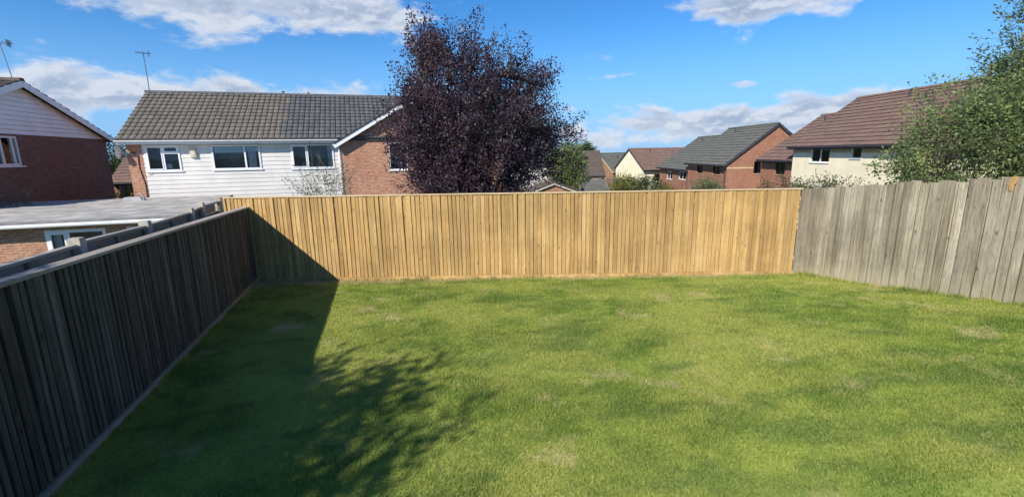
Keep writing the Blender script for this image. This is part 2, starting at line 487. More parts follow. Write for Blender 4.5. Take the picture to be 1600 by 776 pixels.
class MB:
    def __init__(self):
        self.v, self.f, self.r = [], [], []

    def add(self, vs, fs, rnd=None):
        b = len(self.v)
        self.v += [tuple(p) for p in vs]
        self.f += [tuple(b + i for i in f) for f in fs]
        rr = random.random() if rnd is None else rnd
        self.r += [rr] * len(vs)

    def box(self, a0, a1, o0, o1, z0, z1, mp=ID):
        vs = [mp(a, o, z) for z in (z0, z1) for a, o in ((a0, o0), (a1, o0), (a1, o1), (a0, o1))]
        self.add(vs, [(0, 3, 2, 1), (4, 5, 6, 7), (0, 1, 5, 4), (1, 2, 6, 5), (2, 3, 7, 6), (3, 0, 4, 7)])

    def quad(self, *p): self.add(p, [(0, 1, 2, 3)])

    def poly(self, pts, o0, o1, mp=ID):
        """a prism over a polygon of (a, z) points between offsets o0 and o1"""
        n = len(pts)
        vs = [mp(a, o0, z) for a, z in pts] + [mp(a, o1, z) for a, z in pts]
        fs = [tuple(range(n)), tuple(range(2 * n - 1, n - 1, -1))]
        fs += [(i, n + i, n + (i + 1) % n, (i + 1) % n) for i in range(n)]
        self.add(vs, fs)

    def beam(self, p, q, w, h):
        """bar from p to q, w wide across, h high"""
        p, q = Vector(p), Vector(q)
        d = (q - p).normalized()
        s = d.cross(Vector((0, 0, 1)))
        s = Vector((1, 0, 0)) if s.length < 1e-4 else s.normalized()
        u = s.cross(d)
        c = [(-w / 2, -h / 2), (w / 2, -h / 2), (w / 2, h / 2), (-w / 2, h / 2)]
        vs = [p + s * a + u * b for a, b in c] + [q + s * a + u * b for a, b in c]
        self.add(vs, [(0, 1, 2, 3), (7, 6, 5, 4), (0, 4, 5, 1), (1, 5, 6, 2), (2, 6, 7, 3), (3, 7, 4, 0)])

    def tube(self, pts, rad, n=6, cap=True):
        pts = [Vector(p) for p in pts]
        if not hasattr(rad, '__len__'): rad = [rad] * len(pts)
        vs, fs = [], []
        for i, p in enumerate(pts):
            d = (pts[min(i + 1, len(pts) - 1)] - pts[max(i - 1, 0)])
            d = d.normalized() if d.length > 1e-6 else Vector((0, 0, 1))
            s = d.cross(Vector((.31, .17, .93)))
            s = s.normalized() if s.length > 1e-3 else Vector((1, 0, 0))
            u = d.cross(s)
            for k in range(n):
                a = 2 * math.pi * k / n
                vs.append(p + (s * math.cos(a) + u * math.sin(a)) * rad[i])
        for i in range(len(pts) - 1):
            for k in range(n):
                fs.append((i * n + k, i * n + (k + 1) % n, (i + 1) * n + (k + 1) % n, (i + 1) * n + k))
        if cap:
            fs.append(tuple(range(n - 1, -1, -1)))
            fs.append(tuple(range((len(pts) - 1) * n, len(pts) * n)))
        self.add(vs, fs)

    def mesh(self, name, mat, smooth=False):
        me = bpy.data.meshes.new(name)
        me.from_pydata(self.v, [], self.f)
        me.materials.append(mat)
        uv = me.uv_layers.new(name='UVMap')
        co = np.empty(len(me.vertices) * 3, 'f')
        me.vertices.foreach_get('co', co)
        co = co.reshape(-1, 3)
        li = np.empty(len(me.loops), 'i')
        me.loops.foreach_get('vertex_index', li)
        nr = np.empty(len(me.polygons) * 3, 'f')
        me.polygons.foreach_get('normal', nr)
        nr = np.abs(nr.reshape(-1, 3))
        lt = np.empty(len(me.polygons), 'i')
        me.polygons.foreach_get('loop_total', lt)
        ln = np.repeat(nr, lt, axis=0)
        p = co[li]
        zx = (ln[:, 2] > .75)
        xx = (ln[:, 0] >= ln[:, 1])
        u = np.where(zx, p[:, 0], np.where(xx, p[:, 1], p[:, 0]))
        v = np.where(zx, p[:, 1], p[:, 2])
        uv.data.foreach_set('uv', np.stack([u, v], 1).astype('f').ravel())
        at = me.attributes.new('rnd', 'FLOAT', 'POINT')
        at.data.foreach_set('value', np.array(self.r, 'f'))
        if smooth: me.polygons.foreach_set('use_smooth', [True] * len(me.polygons))
        me.update()
        return me

    def build(self, name, mat, parent=None, smooth=False):
        return link(bpy.data.objects.new(name, self.mesh(name, mat, smooth)), parent)


def np_mesh(name, verts, faces, mat, rnd, parent=None):
    me = bpy.data.meshes.new(name)
    nv, nf, k = len(verts), len(faces), faces.shape[1]
    me.vertices.add(nv)
    me.vertices.foreach_set('co', verts.astype('f').ravel())
    me.loops.add(nf * k)
    me.loops.foreach_set('vertex_index', faces.astype('i').ravel())
    me.polygons.add(nf)
    me.polygons.foreach_set('loop_start', (np.arange(nf) * k).astype('i'))
    at = me.attributes.new('rnd', 'FLOAT', 'POINT')
    at.data.foreach_set('value', rnd.astype('f'))
    me.materials.append(mat)
    me.update(calc_edges=True)
    return link(bpy.data.objects.new(name, me), parent)


# ------------------------------------------------------------------ ground
FX0, FY0 = -5.49, 9.41                      # left rear corner of the lawn
LDIR = Vector((1.77, -6.27, 0)).normalized()   # left fence, rear to front


def left_x(y): return FX0 + (FY0 - y) * (1.77 / 6.27)


RIGHT = [(5.95, 9.36), (6.31, 8.03), (6.67, 7.12), (6.96, 6.44), (7.13, 6.05), (7.75, 4.4), (8.6, 2.1), (9.6, -0.6), (10.6, -3.2)]


def right_x(y):
    ys = [p[1] for p in RIGHT][::-1]
    xs = [p[0] for p in RIGHT][::-1]
    return float(np.interp(y, ys, xs))


def lawn_z(x, y): return 0.0106 * np.maximum(0, x - left_x(y)) * np.maximum(0, 9.35 - y)


def terrain_z(x, y):
    dx = max(left_x(y) - x, x - right_x(y), 0.0)
    dy = max(y - 9.4, -3.2 - y, 0.0)
    d = math.hypot(dx, dy)
    r = math.hypot(x, y)
    z = -.25 - 1.35 * min(1, d / 5.0)
    z -= 3.6 * min(1, max(0, (y - 22) / 40.0)) * min(1, max(0, (x + 12) / 16.0))
    z -= 5.0 * min(1, max(0, (r - 75) / 200.0))
    if r > 500:
        k = min(1, (r - 500) / 2200)
        z += k * (-.5 + 3 * math.sin(math.atan2(x, y) * 9) + 2 * math.sin(math.atan2(x, y) * 23 + 1))
    return z


mb = MB()
radii = [0.0] + [1.2 * 1.16 ** i for i in range(56)]
NA = 144
vs = [(0, 0, terrain_z(0, 0))]
fs = []
for i, r_ in enumerate(radii[1:]):
    for k in range(NA):
        a = 2 * math.pi * k / NA
        x, y = r_ * math.sin(a), r_ * math.cos(a)
        vs.append((x, y, terrain_z(x, y)))
for k in range(NA):
    fs.append((0, 1 + (k + 1) % NA, 1 + k))
    for i in range(len(radii) - 2):
        b0, b1 = 1 + i * NA, 1 + (i + 1) * NA
        fs.append((b0 + k, b0 + (k + 1) % NA, b1 + (k + 1) % NA, b1 + k))
mb.add(vs, fs)
tag(mb.build('ground', M['ground'], smooth=True), kind='structure')

# lawn sheet
mb = MB()
NY, NX = 40, 36
vs = []
for j in range(NY + 1):
    y = -3.0 + (9.40 + 3.0) * j / NY
    for i in range(NX + 1):
        x = left_x(y) + (right_x(y) - left_x(y)) * i / NX
        vs.append((x, y, float(lawn_z(x, y))))
fs = [(j * (NX + 1) + i, j * (NX + 1) + i + 1, (j + 1) * (NX + 1) + i + 1, (j + 1) * (NX + 1) + i) for j in range(NY) for i in range(NX)]
mb.add(vs, fs)
tag(mb.build('lawn', M['lawn'], smooth=True), kind='structure')


def grass():
    def scatter(y0, y1, dens):
        n = int(14.0 * (y1 - y0) * dens)
        y = rng.uniform(y0, y1, n)
        x = rng.uniform(-5.6, 8.6, n)
        lx = FX0 + (FY0 - y) * (1.77 / 6.27) + .04
        rx = np.interp(y, [p[1] for p in RIGHT][::-1], [p[0] for p in RIGHT][::-1]) - .03
        k = (x > lx) & (x < rx)
        return x[k], y[k]
    xs, ys = [], []
    for y0, y1, d in ((-2.9, 1.4, 900), (1.4, 2.6, 5000), (2.6, 4.5, 15000), (4.5, 6.5, 11000), (6.5, 9.34, 8000)):
        x, y = scatter(y0, y1, d)
        xs.append(x); ys.append(y)
    # untrimmed tufts along the foot of the fences
    for k in range(1100):
        side = k % 3
        if side == 0:
            yy = rng.uniform(1.5, 9.3); xx = left_x(yy) + .085 + abs(rng.normal(0, .02))
        elif side == 1:
            yy = rng.uniform(3.5, 9.2); xx = right_x(yy) - .075 - abs(rng.normal(0, .02))
        else:
            xx = rng.uniform(-5.3, 5.8); yy = 9.36 - abs(rng.normal(0, .015))
        q = int(rng.integers(8, 26)) if side < 2 else int(rng.integers(2, 9))
        xs.append(xx + rng.normal(0, .03, q)); ys.append(np.minimum(yy + rng.normal(0, .03, q), 9.38))
    n0 = sum(len(v) for v in xs[:5])
    x, y = np.concatenate(xs), np.concatenate(ys)
    n = len(x)
    z = lawn_z(x, y)
    a = rng.uniform(0, 2 * np.pi, n)
    patch = .75 + .5 * (np.sin(x * 2.1 + 1.7 * np.sin(y * 1.3)) * np.sin(y * 1.9 + np.sin(x * 1.1))) ** 2
    L = rng.uniform(.018, .046, n) * patch
    L[n0:] *= rng.uniform(1.3, 3.2, n - n0)
    wd = rng.uniform(.0022, .0042, n) * (.75 + y.clip(2) * .09)
    lean = rng.uniform(.35, 1.4, n)
    lean[n0:] *= .45
    la = a + rng.normal(0, .6, n)
    p0 = np.stack([x - np.cos(a) * wd, y - np.sin(a) * wd, z], 1)
    p1 = np.stack([x + np.cos(a) * wd, y + np.sin(a) * wd, z], 1)
    sl = np.sin(lean) * L
    p2 = np.stack([x - np.sin(la) * sl, y + np.cos(la) * sl, z + np.cos(lean) * L], 1)
    V = np.stack([p0, p1, p2], 1).reshape(-1, 3)
    Fc = np.arange(3 * n).reshape(-1, 3)
    rn = np.repeat(rng.random(n), 3)
    tag(np_mesh('grass', V, Fc, M['grass'], rn), kind='stuff', label='short mown green lawn grass with yellowish dry patches', cat='grass')


grass()


# ------------------------------------------------------------------ fences
def board_mesh(name, mat, wdt, ht, t0=.012, t1=.019, segs=1, bow=0.0, z0=0.0, groove=.008):
    """feather edged board: thin on its left, thick on its right, standing along local z; front is -y"""
    b = MB()
    vs = []
    prof = ((-.03, .008), (groove + .002, .008), (groove + .002, .004), (wdt, .004), (wdt, -t1 + .004), (wdt - .005, -t1), (groove + .005, -t0), (groove, -t0 + .004), (groove, .0045), (-.03, .0045))
    m_ = len(prof)
    for s in range(segs + 1):
        z = z0 + (ht - z0) * s / segs
        dx = bow * math.sin(math.pi * s / segs)
        vs += [(px + dx, py, z) for px, py in prof]
    fs = [tuple(range(m_ - 1, -1, -1)), tuple(m_ * segs + i for i in range(m_))]
    for s in range(segs):
        for k in range(m_):
            fs.append((m_ * s + k, m_ * s + (k + 1) % m_, m_ * s + m_ + (k + 1) % m_, m_ * s + m_ + k))
    b.add(vs, fs)
    return b.mesh(name, mat)


def add_boards(root, variants, xs, zf, ref=.092, yoff=0.0, lean=.004, hv=.0):
    for i, x in enumerate(xs[:-1]):
        o = bpy.data.objects.new('board', random.choice(variants))
        o.location = (x, yoff + random.uniform(-.002, .002), zf(x))
        o.rotation_euler = (random.gauss(0, .002), random.gauss(0, lean), random.gauss(0, .015))
        o.scale = ((xs[i + 1] - x) / ref, 1, 1 + random.gauss(0, hv))
        link(o, root)


# rear fence: new golden closeboard
t = thing('closeboard_fence', 'new golden timber closeboard fence along the far end of the lawn', 'fence', (-6.02, 9.41, 0), R(-.2))
vr = [board_mesh('board', M['new_wood'], w_, 1.775, .016, .022, segs=2, bow=b_, z0=.075, groove=g_) for w_, b_, g_ in ((.092, 0, .008), (.092, .002, .010), (.092, -.002, .006), (.092, .001, .009))]
xs = []
x = 0.0
while x < 11.99:
    xs.append(x)
    x += random.choice((.076, .080, .083, .086, .089))
add_boards(t, vr, xs, lambda x: 0.0, hv=.0006)
for i in range(4):
    b = MB(); b.box(0 + i * 3.0, min(11.98, 3.0 * i + 2.996), -.034, .034, 1.778, 1.806); b.build('capping_rail', M['new_rail'], t)
    b = MB(); b.box(.5 + i * 2.88, min(11.98, .5 + 2.88 * i + 2.876), -.022, .004, -.06, .072); b.build('gravel_board', M['new_wood'], t).scale = (1, 1, 1)
for z in (.3, .95, 1.55):
    b = MB(); b.box(0, 11.98, .006, .07, z, z + .08); b.build('rail', M['new_rail'], t)
for i in range(5):
    b = MB(); b.box(.05 + i * 2.93, .15 + i * 2.93, .072, .17, -.3, 1.75); b.build('post', M['new_rail'], t)

# left fence: dark weathered closeboard, falls slightly to the rear
LA = math.atan2(-LDIR.y, -LDIR.x)         # local x runs from the front to the rear
lf = Vector((FX0, FY0, 0)) + LDIR * 12.6
t = thing('closeboard_fence', 'dark weathered closeboard fence in shade down the left side of the lawn', 'fence', lf, LA)
LEN = 12.6


def left_top(x): return 1.60 + .145 * max(0, min(1.4, (LEN - x) / 6.5))


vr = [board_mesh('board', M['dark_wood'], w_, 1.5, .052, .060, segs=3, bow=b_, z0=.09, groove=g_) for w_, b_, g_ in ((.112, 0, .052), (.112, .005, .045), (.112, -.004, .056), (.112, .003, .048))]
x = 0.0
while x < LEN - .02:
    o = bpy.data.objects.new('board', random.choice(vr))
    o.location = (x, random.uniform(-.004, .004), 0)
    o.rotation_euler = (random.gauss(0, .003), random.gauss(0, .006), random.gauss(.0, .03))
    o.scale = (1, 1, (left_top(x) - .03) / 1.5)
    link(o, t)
    pitch = random.choice((.070, .074, .078, .082))
    o.scale.x = pitch / .112
    x += pitch
n = 5
for i in range(n):
    x0, x1 = LEN * i / n + .002, LEN * (i + 1) / n - .002
    b = MB()
    z0_, z1_ = left_top(x0), left_top(x1)
    vs = []
    for x_, z_ in ((x0, z0_), (x1, z1_)):
        vs += [(x_, -.078, z_ - .028), (x_, .045, z_ - .028), (x_, .045, z_ + .006), (x_, -.078, z_ + .002)]
    b.add(vs, [(0, 1, 2, 3), (7, 6, 5, 4), (0, 4, 5, 1), (1, 5, 6, 2), (2, 6, 7, 3), (3, 7, 4, 0)])
    b.build('capping_rail', M['cap_wood'], t)
    b = MB(); b.box(x0, x1, -.074, -.004, -.1, .085); b.build('gravel_board', M['gravel_wood'], t)
    b = MB(); b.beam((x0, .035, z0_ - .25), (x1, .035, z1_ - .25), .05, .08); b.build('rail', M['dark_wood'], t)
    b = MB(); b.box(x0 + .02, x0 + .11, .046, .14, -.3, z0_ - .06); b.build('post', M['dark_wood'], t)

# right fence: wide grey boards, follows the rising lawn and bends a little
t = thing('closeboard_fence', 'old grey weathered fence of wide uneven boards on the right of the lawn', 'fence', (RIGHT[0][0], RIGHT[0][1] - .03, 0), 0)
vr = [board_mesh('board', M['old_wood'], w_, 1.80, .032, .040, segs=3, bow=b_, z0=-.03, groove=g_) for w_, b_, g_ in ((.125, 0, .011), (.125, .007, .014), (.125, -.007, .009), (.125, .005, .018), (.125, -.004, .012))]
pts = [Vector((p[0], p[1], 0)) for p in RIGHT]
seg = []
acc = 0
for p, q in zip(pts, pts[1:]):
    seg.append((acc, p, q)); acc += (q - p).length


def right_at(s):
    for a, p, q in reversed(seg):
        if s >= a:
            d = (q - p).normalized()
            return p + d * (s - a), d
    return pts[0], (pts[1] - pts[0]).normalized()


o0 = Vector(t.location)
s = 0.0
idx = 0
while s < 9.0:
    p, d = right_at(s)
    o = bpy.data.objects.new('board', random.choice(vr))
    o.location = p - o0 + Vector((0, 0, float(lawn_z(p.x, p.y)) + random.gauss(0, .013)))
    o.rotation_euler = (random.gauss(0, .004), random.gauss(0.0, .004), math.atan2(d.y, d.x) + random.gauss(-.03, .035))
    pitch = random.choice((.098, .106, .114, .122, .130))
    o.scale = (pitch / .125, 1, 1.0 + random.gauss(0, .004))
    link(o, t)
    if idx == 29:
        patch_at = (p, d)
    idx += 1
    s += pitch
for i in range(5):
    p, d = right_at(i * 2.0)
    q, _ = right_at(i * 2.0 + 1.98)
    nrm = Vector((-d.y, d.x, 0))
    for zz in (.35, 1.0, 1.66):
        b = MB(); b.beam(p - o0 + nrm * .05 + Vector((0, 0, zz + float(lawn_z(p.x, p.y)))), q - o0 + nrm * .05 + Vector((0, 0, zz + float(lawn_z(q.x, q.y)))), .05, .08)
        b.build('rail', M['old_wood'], t)
    b = MB(); b.beam(p - o0 + nrm * .14 + Vector((0, 0, -.3)), p - o0 + nrm * .14 + Vector((0, 0, float(lawn_z(p.x, p.y)) + 1.79)), .09, .09)
    b.build('post', M['old_wood'], t)
p, d = Vector((6.985, 6.40, 0)), (Vector((7.13, 6.05, 0)) - Vector((6.96, 6.44, 0))).normalized()
nrm = Vector((d.y, -d.x, 0))
zt = float(lawn_z(p.x, p.y))
b = MB()
c = p - o0 + nrm * .048
vs = []
for dn in (0, .022):
    for a_, z_ in ((0, 1.62), (.045, 1.60), (.05, 1.70), (.07, 1.72), (.075, 1.815), (0, 1.80)):
        vs.append(c + d * a_ + nrm * dn + Vector((0, 0, zt + z_)))
b.add(vs, [(5, 4, 3, 2, 1, 0), (6, 7, 8, 9, 10, 11)] + [(i, (i + 1) % 6, 6 + (i + 1) % 6, 6 + i) for i in range(6)])
tag(b.build('repair_block', M['patch_wood'], t), label='raw orange broken wood at the fence top')

# neighbour's fence: grey timber panels between posts, showing above the left fence
NB = Vector((FX0, FY0, 0)) + Vector((-.30, -.085, 0))
nb0 = NB + LDIR * 11.0
t = thing('panel_fence', "neighbour's grey timber panel fence with blocky posts showing above the dark fence", 'fence', nb0, LA)
posts = [11.0 - 9.2, 11.0 - 7.0, 11.0 - 4.90, 11.0 - 3.45, 11.0 - 1.95, 11.0 - 1.45, 11.0 - .50]
tops = [1.83, 1.83, 1.82, 1.80, 1.80, 1.84, 1.85]
for i, (px_, tz) in enumerate(zip(posts, tops)):
    b = MB()
    b.box(px_ - .052, px_ + .052, -.055, .055, -.9, tz - .018)
    b.box(px_ - .046, px_ + .046, -.049, .049, tz - .018, tz)
    b.build('post', M['concrete'], t)
    if i == len(posts) - 1: break
    x0, x1 = px_ + .064, posts[i + 1] - .064
    za, zb = tz - .06 - .012 * (i % 2), tops[i + 1] - .075
    b = MB(); b.beam((x0, 0, za), (x1, 0, zb), .075, .03); b.build('top_rail', M['cap_wood'], t)
    for k in range(5):
        if i == 5 and k in (0,): continue
        h0 = .02 + k * .148
        b = MB()
        b.beam((x0, .012 - .006 * (k % 2), za - h0 - .075), (x1, .012 - .006 * (k % 2), zb - h0 - .075), .016, .15)
        b.build('panel_board', M['panel_wood'], t)
    nb = max(2, int((x1 - x0) / .62) + 1)
    for k in range(nb):
        f_ = k / (nb - 1)
        xb = x0 + .03 + (x1 - x0 - .06) * f_
        zz = za + (zb - za) * f_
        b = MB(); b.box(xb - .02, xb + .02, -.03, -.0, zz - .8, zz - .017); b.build('batten', M['panel_wood'], t)


# ------------------------------------------------------------------ house building
def roof_slope(name, mat, parent, e0, e1, r0, r1, rows, tile_w, lift=.045, roll=.042, x_from=0.0, x_to=1.0, thick=.06, jit=.006, clip=None):
    """courses of interlocking tiles from the eave (e0-e1) to the ridge (r0-r1): every tile has a rounded back and a thick lower edge"""
    e0, e1, r0, r1 = map(Vector, (e0, e1, r0, r1))
    nrm = (e1 - e0).cross(r0 - e0).normalized()
    if nrm.z < 0: nrm = -nrm
    W = (e1 - e0).length * (x_to - x_from)
    n = max(1, round(W / tile_w))
    P = lambda u, v: (e0 + (e1 - e0) * u) * (1 - v) + (r0 + (r1 - r0) * u) * v
    prof = ((0.0, -.5), (.07, .35), (.25, .8), (.50, 1.0), (.78, .8), (.93, .3))
    b = MB()
    for j in range(rows):
        v0, v1 = j / rows, (j + 1) / rows + .02 / rows
        for i in range(n):
            ua, ub = x_from + (x_to - x_from) * i / n, x_from + (x_to - x_from) * (i + 1) / n
            if clip and not clip((ua + ub) / 2, (v0 + v1) / 2): continue
            dz = random.uniform(-jit, jit)
            dv = random.uniform(-.04, .04) / rows
            lo, hi, un = [], [], []
            for f_, h_ in prof + ((1.0, -.5),):
                u = ua + (ub - ua) * f_
                k = roll * h_
                lo.append(P(u, v0 + dv) + nrm * (lift + k + dz))
                hi.append(P(u, v1) + nrm * (k * .9 + dz))
                un.append(P(u, v0 + dv) + nrm * (-.01))
            m_ = len(lo)
            vs = lo + hi + un
            fs = []
            for q in range(m_ - 1):
                fs.append((q, q + 1, m_ + q + 1, m_ + q))
                fs.append((2 * m_ + q, 2 * m_ + q + 1, q + 1, q))
            b.add(vs, fs)
    o = b.build(name, mat, parent)
    o['kind'] = 'stuff'
    return o


def course_slope(name, mat, parent, e0, e1, r0, r1, rows, lift=.045):
    """far roof: each course a strip with a thick lower edge, tile ends wobbling"""
    e0, e1, r0, r1 = map(Vector, (e0, e1, r0, r1))
    nrm = (e1 - e0).cross(r0 - e0).normalized()
    if nrm.z < 0: nrm = -nrm
    P = lambda u, v: (e0 + (e1 - e0) * u) * (1 - v) + (r0 + (r1 - r0) * u) * v
    n = max(4, int((e1 - e0).length / .33))
    b = MB()
    for j in range(rows):
        v0, v1 = j / rows, (j + 1) / rows + .03 / rows
        for i in range(n):
            ua, ub = i / n, (i + 1) / n
            k = random.uniform(-.007, .007)
            b.add([P(ua, v0) + nrm * (lift + k), P(ub, v0) + nrm * (lift + k), P(ub, v1) + nrm * k, P(ua, v1) + nrm * k,
                   P(ua, v0) - nrm * .01, P(ub, v0) - nrm * .01], [(0, 1, 2, 3), (4, 5, 1, 0)])
    o = b.build(name, mat, parent)
    o['kind'] = 'stuff'
    return o


def wall(parent, mp, a0, a1, z0, z1, openings, mat, thick=.22, gable=None, name='wall', extra=None):
    """a wall with real openings; gable = (a, z) apex, put on top"""
    b = MB()
    ac = sorted({a0, a1, *[q for o in openings for q in (o[0], o[1])]})
    zc = sorted({z0, z1, *[q for o in openings for q in (o[2], o[3])]})
    ac = [q for q in ac if a0 <= q <= a1]
    zc = [q for q in zc if z0 <= q <= z1]
    inside = lambda a, z: any(o[0] < a < o[1] and o[2] < z < o[3] for o in openings)
    na, nz = len(ac) - 1, len(zc) - 1
    solid = [[not inside((ac[i] + ac[i + 1]) / 2, (zc[j] + zc[j + 1]) / 2) for j in range(nz)] for i in range(na)]
    for i in range(na):
        for j in range(nz):
            if not solid[i][j]: continue
            A, B, Z0, Z1 = ac[i], ac[i + 1], zc[j], zc[j + 1]
            b.quad(mp(A, 0, Z0), mp(B, 0, Z0), mp(B, 0, Z1), mp(A, 0, Z1))
            b.quad(mp(A, thick, Z1), mp(B, thick, Z1), mp(B, thick, Z0), mp(A, thick, Z0))
            if i == 0 or not solid[i - 1][j]: b.quad(mp(A, 0, Z0), mp(A, 0, Z1), mp(A, thick, Z1), mp(A, thick, Z0))
            if i == na - 1 or not solid[i + 1][j]: b.quad(mp(B, 0, Z0), mp(B, thick, Z0), mp(B, thick, Z1), mp(B, 0, Z1))
            if j == 0 or not solid[i][j - 1]: b.quad(mp(A, 0, Z0), mp(A, thick, Z0), mp(B, thick, Z0), mp(B, 0, Z0))
            if (j == nz - 1 and not gable) or (j < nz - 1 and not solid[i][j + 1]): b.quad(mp(A, 0, Z1), mp(B, 0, Z1), mp(B, thick, Z1), mp(A, thick, Z1))
    if gable:
        b.add([mp(a0, 0, z1), mp(a1, 0, z1), mp(gable[0], 0, gable[1]), mp(a0, thick, z1), mp(a1, thick, z1), mp(gable[0], thick, gable[1])],
              [(0, 1, 2), (5, 4, 3)])
    return b.build(name, mat, parent)


def window(parent, mp, a0, a1, z0, z1, bars=(), trans=(), mat='white', fw=.055, rec=.06, sill=True, inside=None, casements=(), room=True):
    """frame with its panes as children; bars = fractions of width, trans = (col index, fraction of height)"""
    f = MB()
    o0, o1 = rec, rec + .07
    f.box(a0, a0 + fw, o0, o1, z0, z1, mp)
    f.box(a1 - fw, a1, o0, o1, z0, z1, mp)
    f.box(a0 + fw, a1 - fw, o0, o1, z1 - fw, z1, mp)
    f.box(a0 + fw, a1 - fw, o0, o1, z0, z0 + fw, mp)
    cuts = [a0 + fw / 2] + [a0 + (a1 - a0) * q for q in bars] + [a1 - fw / 2]
    for q in cuts[1:-1]: f.box(q - fw / 2, q + fw / 2, o0 - .002, o1 - .004, z0 + fw, z1 - fw, mp)
    cells = []
    for c_ in range(len(cuts) - 1):
        A, B = cuts[c_] + fw / 2, cuts[c_ + 1] - fw / 2
        lo = z0 + fw
        hs = sorted(h for k, h in trans if k == c_)
        for h in hs:
            zz = z0 + (z1 - z0) * h
            f.box(A, B, o0 - .001, o1 - .006, zz - fw / 2, zz + fw / 2, mp)
            cells.append((A, B, lo, zz - fw / 2))
            lo = zz + fw / 2
        cells.append((A, B, lo, z1 - fw))
    for k in casements:                     # opening lights: a second, slightly proud frame
        A, B, Z0, Z1 = cells[k]
        g = .045
        f.box(A, A + g, o0 - .018, o1 - .02, Z0, Z1, mp); f.box(B - g, B, o0 - .018, o1 - .02, Z0, Z1, mp)
        f.box(A + g, B - g, o0 - .018, o1 - .02, Z0, Z0 + g, mp); f.box(A + g, B - g, o0 - .018, o1 - .02, Z1 - g, Z1, mp)
    fr = f.build('window', M[mat], parent)
    for A, B, Z0, Z1 in cells:
        p = MB(); p.box(A - .006, B + .006, o0 + .03, o0 + .042, Z0 - .006, Z1 + .006, mp); p.build('pane', M['glass'], fr)
    if sill:
        s_ = MB(); s_.box(a0 - .05, a1 + .05, -.05, o0 + .02, z0 - .045, z0 - .003, mp); s_.build('sill', M['white'] if mat == 'white' else M['band'], fr)
    if room:
        r_ = MB()
        d = .9
        e = .25
        r_.quad(mp(a0 - e, d, z0 - e), mp(a1 + e, d, z0 - e), mp(a1 + e, d, z1 + e), mp(a0 - e, d, z1 + e))
        r_.quad(mp(a0 - e, .235, z0 - e), mp(a0 - e, d, z0 - e), mp(a0 - e, d, z1 + e), mp(a0 - e, .235, z1 + e))
        r_.quad(mp(a1 + e, .235, z0 - e), mp(a1 + e, d, z0 - e), mp(a1 + e, d, z1 + e), mp(a1 + e, .235, z1 + e))
        r_.quad(mp(a0 - e, .235, z0 - e), mp(a1 + e, .235, z0 - e), mp(a1 + e, d, z0 - e), mp(a0 - e, d, z0 - e))
        r_.quad(mp(a0 - e, .235, z1 + e), mp(a1 + e, .235, z1 + e), mp(a1 + e, d, z1 + e), mp(a0 - e, d, z1 + e))
        r_.build('room_lining', M['room'], fr)
    if inside:
        for kind, A, B, Z0, Z1 in inside:
            c_ = MB()
            if kind == 'blind':
                c_.box(A, B, o1 + .03, o1 + .036, Z0, Z1, mp)
                c_.build('roller_blind', M['blind'], fr)
            else:
                k = max(3, int((B - A) / .05))
                for q in range(k):
                    x0, x1 = A + (B - A) * q / k, A + (B - A) * (q + 1) / k
                    oa, ob = o1 + .06 + .03 * (q % 2), o1 + .06 + .03 * ((q + 1) % 2)
                    c_.quad(mp(x0, oa, Z0), mp(x1, ob, Z0), mp(x1, ob, Z1), mp(x0, oa, Z1))
                c_.build('curtain', M['curtain'], fr)
    return fr


def ends(W):
    return {'front': ID,
            'right': (lambda a, o, z: (W - o, a, z)),
            'left': (lambda a, o, z: (o, a, z))}


